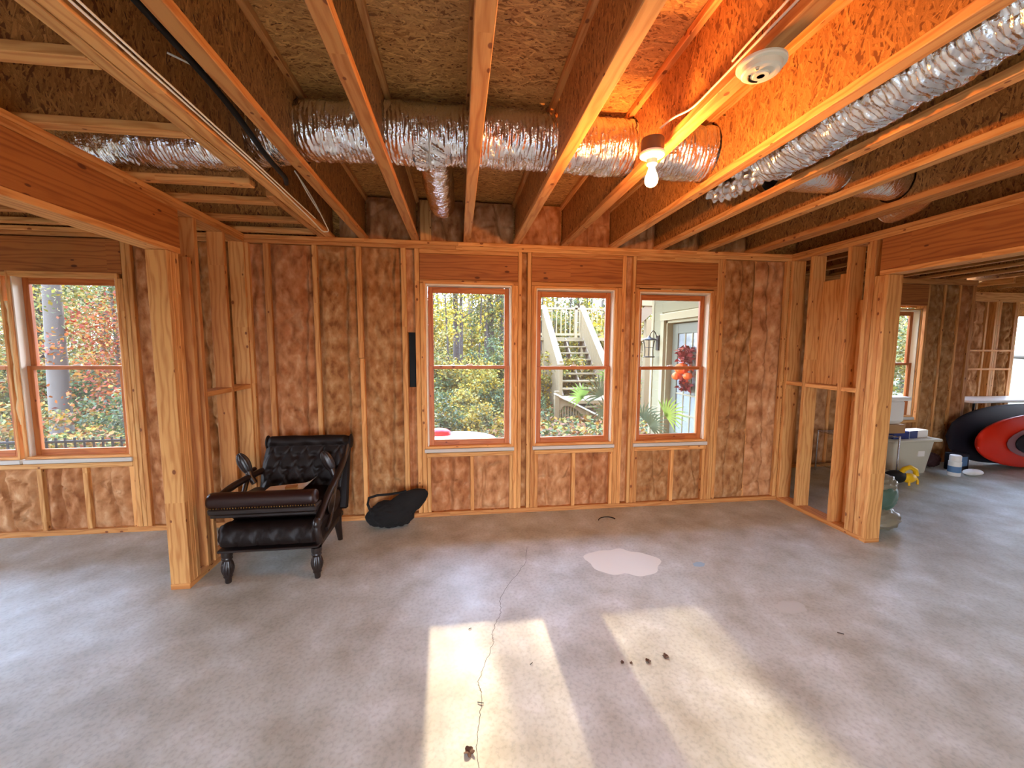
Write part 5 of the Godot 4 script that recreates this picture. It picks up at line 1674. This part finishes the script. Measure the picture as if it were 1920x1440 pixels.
func build_forest() -> void:
	var lm := MB.new()
	lm.poly([Vector3(0, -0.5, 0), Vector3(0.32, 0.0, 0.08), Vector3(0, 0.5, 0), Vector3(-0.32, 0.0, 0.08)], Vector3.BACK, [Vector2(), Vector2(), Vector2(), Vector2()])
	leaf_mesh = lm.mesh()
	var yellow := [Color(0.72, 0.6, 0.1), Color(0.64, 0.58, 0.14), Color(0.5, 0.52, 0.16), Color(0.78, 0.64, 0.12)]
	var green := [Color(0.24, 0.34, 0.13), Color(0.3, 0.4, 0.18), Color(0.42, 0.46, 0.18), Color(0.34, 0.42, 0.28)]
	var orange := [Color(0.7, 0.46, 0.1), Color(0.62, 0.3, 0.12), Color(0.5, 0.48, 0.2), Color(0.7, 0.56, 0.14), Color(0.4, 0.44, 0.22)]
	var mixed := [Color(0.5, 0.48, 0.16), Color(0.62, 0.52, 0.14), Color(0.36, 0.42, 0.2), Color(0.48, 0.44, 0.22)]
	var gf := "woodland trees beyond the yard"
	var lab := "one of the slender autumn trees in the woods beyond the yard"
	# named ones in front
	tree("grey-trunked tree with yellow leaves standing left in the left of three windows", "", Vector3(-0.1, -0.2, -9.0), 6.0, 0.12, [Vector3(0.2, 4.0, 0), Vector3(1.4, 1.6, 1.2)], 2500, 0.1, yellow)
	tree("dark straight trunk with green leaves, right side of the left of three windows", "", Vector3(1.12, -0.2, -10.5), 7.0, 0.15, [Vector3(0.0, 3.4, 0), Vector3(1.5, 1.7, 1.2)], 2600, 0.11, green)
	tree("thick grey tree trunk behind the fence in the left room's window", "", Vector3(-7.62, -0.2, -4.9), 8.0, 0.17, [Vector3(0.3, 4.0, 0), Vector3(2.0, 1.9, 1.4)], 4200, 0.08, mixed)
	tree("orange and red maple behind the fence, beside the thick grey trunk", "", Vector3(-6.9, -0.2, -5.3), 3.6, 0.05, [Vector3(0.2, 1.9, 0), Vector3(1.2, 1.6, 0.9)], 4500, 0.08, [Color(0.7, 0.36, 0.1), Color(0.62, 0.22, 0.12), Color(0.68, 0.46, 0.12)])
	tree("green-leaved tree at the right side of the left room's window", "", Vector3(-6.0, -0.2, -5.4), 6.0, 0.1, [Vector3(-0.1, 2.4, 0), Vector3(0.9, 2.2, 1.0)], 2800, 0.09, green)
	tree("tall thin tree whose high crown dapples the sunlight", "", Vector3(0.45, -0.2, -15.5), 9.5, 0.06, [Vector3(0.1, 8.6, 0), Vector3(1.6, 1.5, 1.2)], 480, 0.17, yellow)
	tree("unseen tall dark evergreen behind the deck, added to block sun at the right window", "", Vector3(1.78, -0.2, -13.0), 9.4, 0.12, [Vector3(0.0, 7.1, 0), Vector3(0.75, 2.0, 0.7)], 12000, 0.16, green)  # added out of view to keep a third sun patch off the floor
	# shrubs
	tree("bright yellow shrub low in the left of three windows", "", Vector3(0.55, -0.2, -6.2), 0.9, 0.03, [Vector3(0.1, 0.8, 0), Vector3(0.6, 0.6, 0.5)], 2200, 0.08, yellow, "shrub", "shrub")
	tree("green shrub beside the yellow one outside the left of three windows", "", Vector3(1.1, -0.2, -7.6), 1.4, 0.03, [Vector3(0.0, 1.2, 0), Vector3(0.8, 0.9, 0.6)], 2400, 0.08, green, "shrub", "shrub")
	tree("pale green shrub left of the grey trunk in the left of three windows", "", Vector3(-0.75, -0.2, -7.4), 1.5, 0.03, [Vector3(0.0, 1.3, 0), Vector3(0.7, 0.9, 0.6)], 2200, 0.08, mixed, "shrub", "shrub")
	tree("leafy green shrub at the foot of the deck stairs", "", Vector3(1.93, -0.2, -5.2), 0.3, 0.02, [Vector3(0, 0.35, 0), Vector3(0.16, 0.45, 0.3)], 600, 0.06, green, "shrub", "shrub")
	tree("low green bush behind the black fence on its right", "", Vector3(-5.2, -0.2, -3.2), 0.9, 0.02, [Vector3(0, 0.7, 0), Vector3(0.7, 0.5, 0.5)], 1800, 0.07, green, "shrub", "shrub")
	tree("low orange bush behind the black fence on its left", "", Vector3(-6.7, -0.2, -3.3), 0.8, 0.02, [Vector3(0, 0.6, 0), Vector3(0.9, 0.5, 0.5)], 1800, 0.07, orange, "shrub", "shrub")
	tree("yellow-green shrub filling the right room's window", "", Vector3(11.0, -0.2, -5.3), 2.6, 0.05, [Vector3(0, 1.6, 0), Vector3(1.4, 1.6, 0.8)], 4200, 0.1, mixed, "shrub", "shrub")
	var gs := "undergrowth at the edge of the woods"
	var ls := "one of the low yellow-green bushes at the edge of the woods"
	for k in 18:
		var z := -7.5 - (k % 3) * 2.6
		var s := lerpf(-0.11, 0.4, fposmod(k * 0.3819 + 0.05, 1.0))
		tree(ls, gs, Vector3(s * (3.885 - z), -0.2, z), 1.3, 0.03, [Vector3(0, 0.75, 0), Vector3(1.2, 0.85, 0.8)], 2600, 0.09, [yellow, mixed, green][k % 3], "shrub", "shrub")
	for k in 12:
		var z := -3.6 - (k % 4) * 1.1
		var s := lerpf(-0.1, 0.1, fposmod(k * 0.3819 + 0.2, 1.0))
		tree(ls, gs, Vector3(s * (3.885 - z), -0.2, z), 0.4, 0.015, [Vector3(0, 0.3 + 0.1 * (k % 4), 0), Vector3(0.5, 0.35 + 0.12 * (k % 3), 0.4)], 1500, 0.07, [mixed, yellow, green][k % 3], "shrub", "shrub")
	for k in 8:
		var z := -6.2 - (k % 2) * 2.4
		var s := lerpf(-1.06, -0.7, fposmod(k * 0.3819, 1.0))
		tree(ls, gs, Vector3(s * (3.885 - z), -0.2, z), 1.4, 0.03, [Vector3(0, 0.9, 0), Vector3(1.1, 0.8, 0.7)], 2000, 0.1, [mixed, orange, green][k % 3], "shrub", "shrub")
	var lt := "one of the thin dark saplings standing among the yellow leaves outside the windows"
	for k in 13:
		var z := -8.2 - (k * 5 % 13) * 0.5
		var s := lerpf(-0.075, 0.36, fposmod(k * 0.3819 + 0.12, 1.0))
		tree(lt, "thin saplings at the edge of the woods", Vector3(s * (3.885 - z), -0.2, z), 5.6, 0.035 + 0.02 * (k % 3), [Vector3(0, 3.4, 0), Vector3(0.9, 1.6, 0.8)], 650, 0.1, [yellow, green, mixed][k % 3], "sapling", "tree", rng.randf_range(-0.07, 0.07))
	# woods in rows: window 1 and 2
	for k in 22:
		var z := -13.0 - (k % 6) * 2.6 - rng.randf() * 1.2
		var s := lerpf(-0.12, 0.42, fposmod(k * 0.3819, 1.0))
		var x := s * (3.885 - z)
		tree(lab, gf, Vector3(x, -0.2, z), 4.2 - z * 0.07, 0.07 + rng.randf() * 0.07, [Vector3(0, 1.9 - z * 0.04, 0), Vector3(1.7, 1.9 - z * 0.02, 1.2)], 3400, 0.15, [yellow, mixed, green][k % 3], "deciduous_tree", "tree", rng.randf_range(-0.08, 0.08))
	# woods behind the left windows
	for k in 14:
		var z := -7.5 - (k % 7) * 1.9 - rng.randf()
		var s := lerpf(-1.08, -0.68, fposmod(k * 0.3819 + 0.1, 1.0))
		var x := s * (3.885 - z)
		tree(lab, gf, Vector3(x, -0.2, z), 6.5, 0.08 + rng.randf() * 0.08, [Vector3(0, 3.0, 0), Vector3(1.9, 2.9, 1.4)], 6500, 0.09, [orange, mixed, green, mixed][k % 4], "deciduous_tree", "tree", rng.randf_range(-0.05, 0.05))
	# behind the wing and right
	for k in 6:
		var z := -10.0 - k * 1.7
		var s := 0.45 + 0.035 * k
		tree(lab, gf, Vector3(s * (3.885 - z), -0.2, z), 5.5, 0.1, [Vector3(0, 2.7, 0), Vector3(1.8, 2.6, 1.2)], 3000, 0.14, [yellow, green, mixed][k % 3])
	for k in 4:
		var z := -7.5 - k * 1.5
		tree(lab, gf, Vector3((1.15 + 0.06 * k) * (3.885 - z), -0.2, z), 5.5, 0.1, [Vector3(0, 2.6, 0), Vector3(1.8, 2.6, 1.2)], 3000, 0.14, [green, mixed][k % 2])
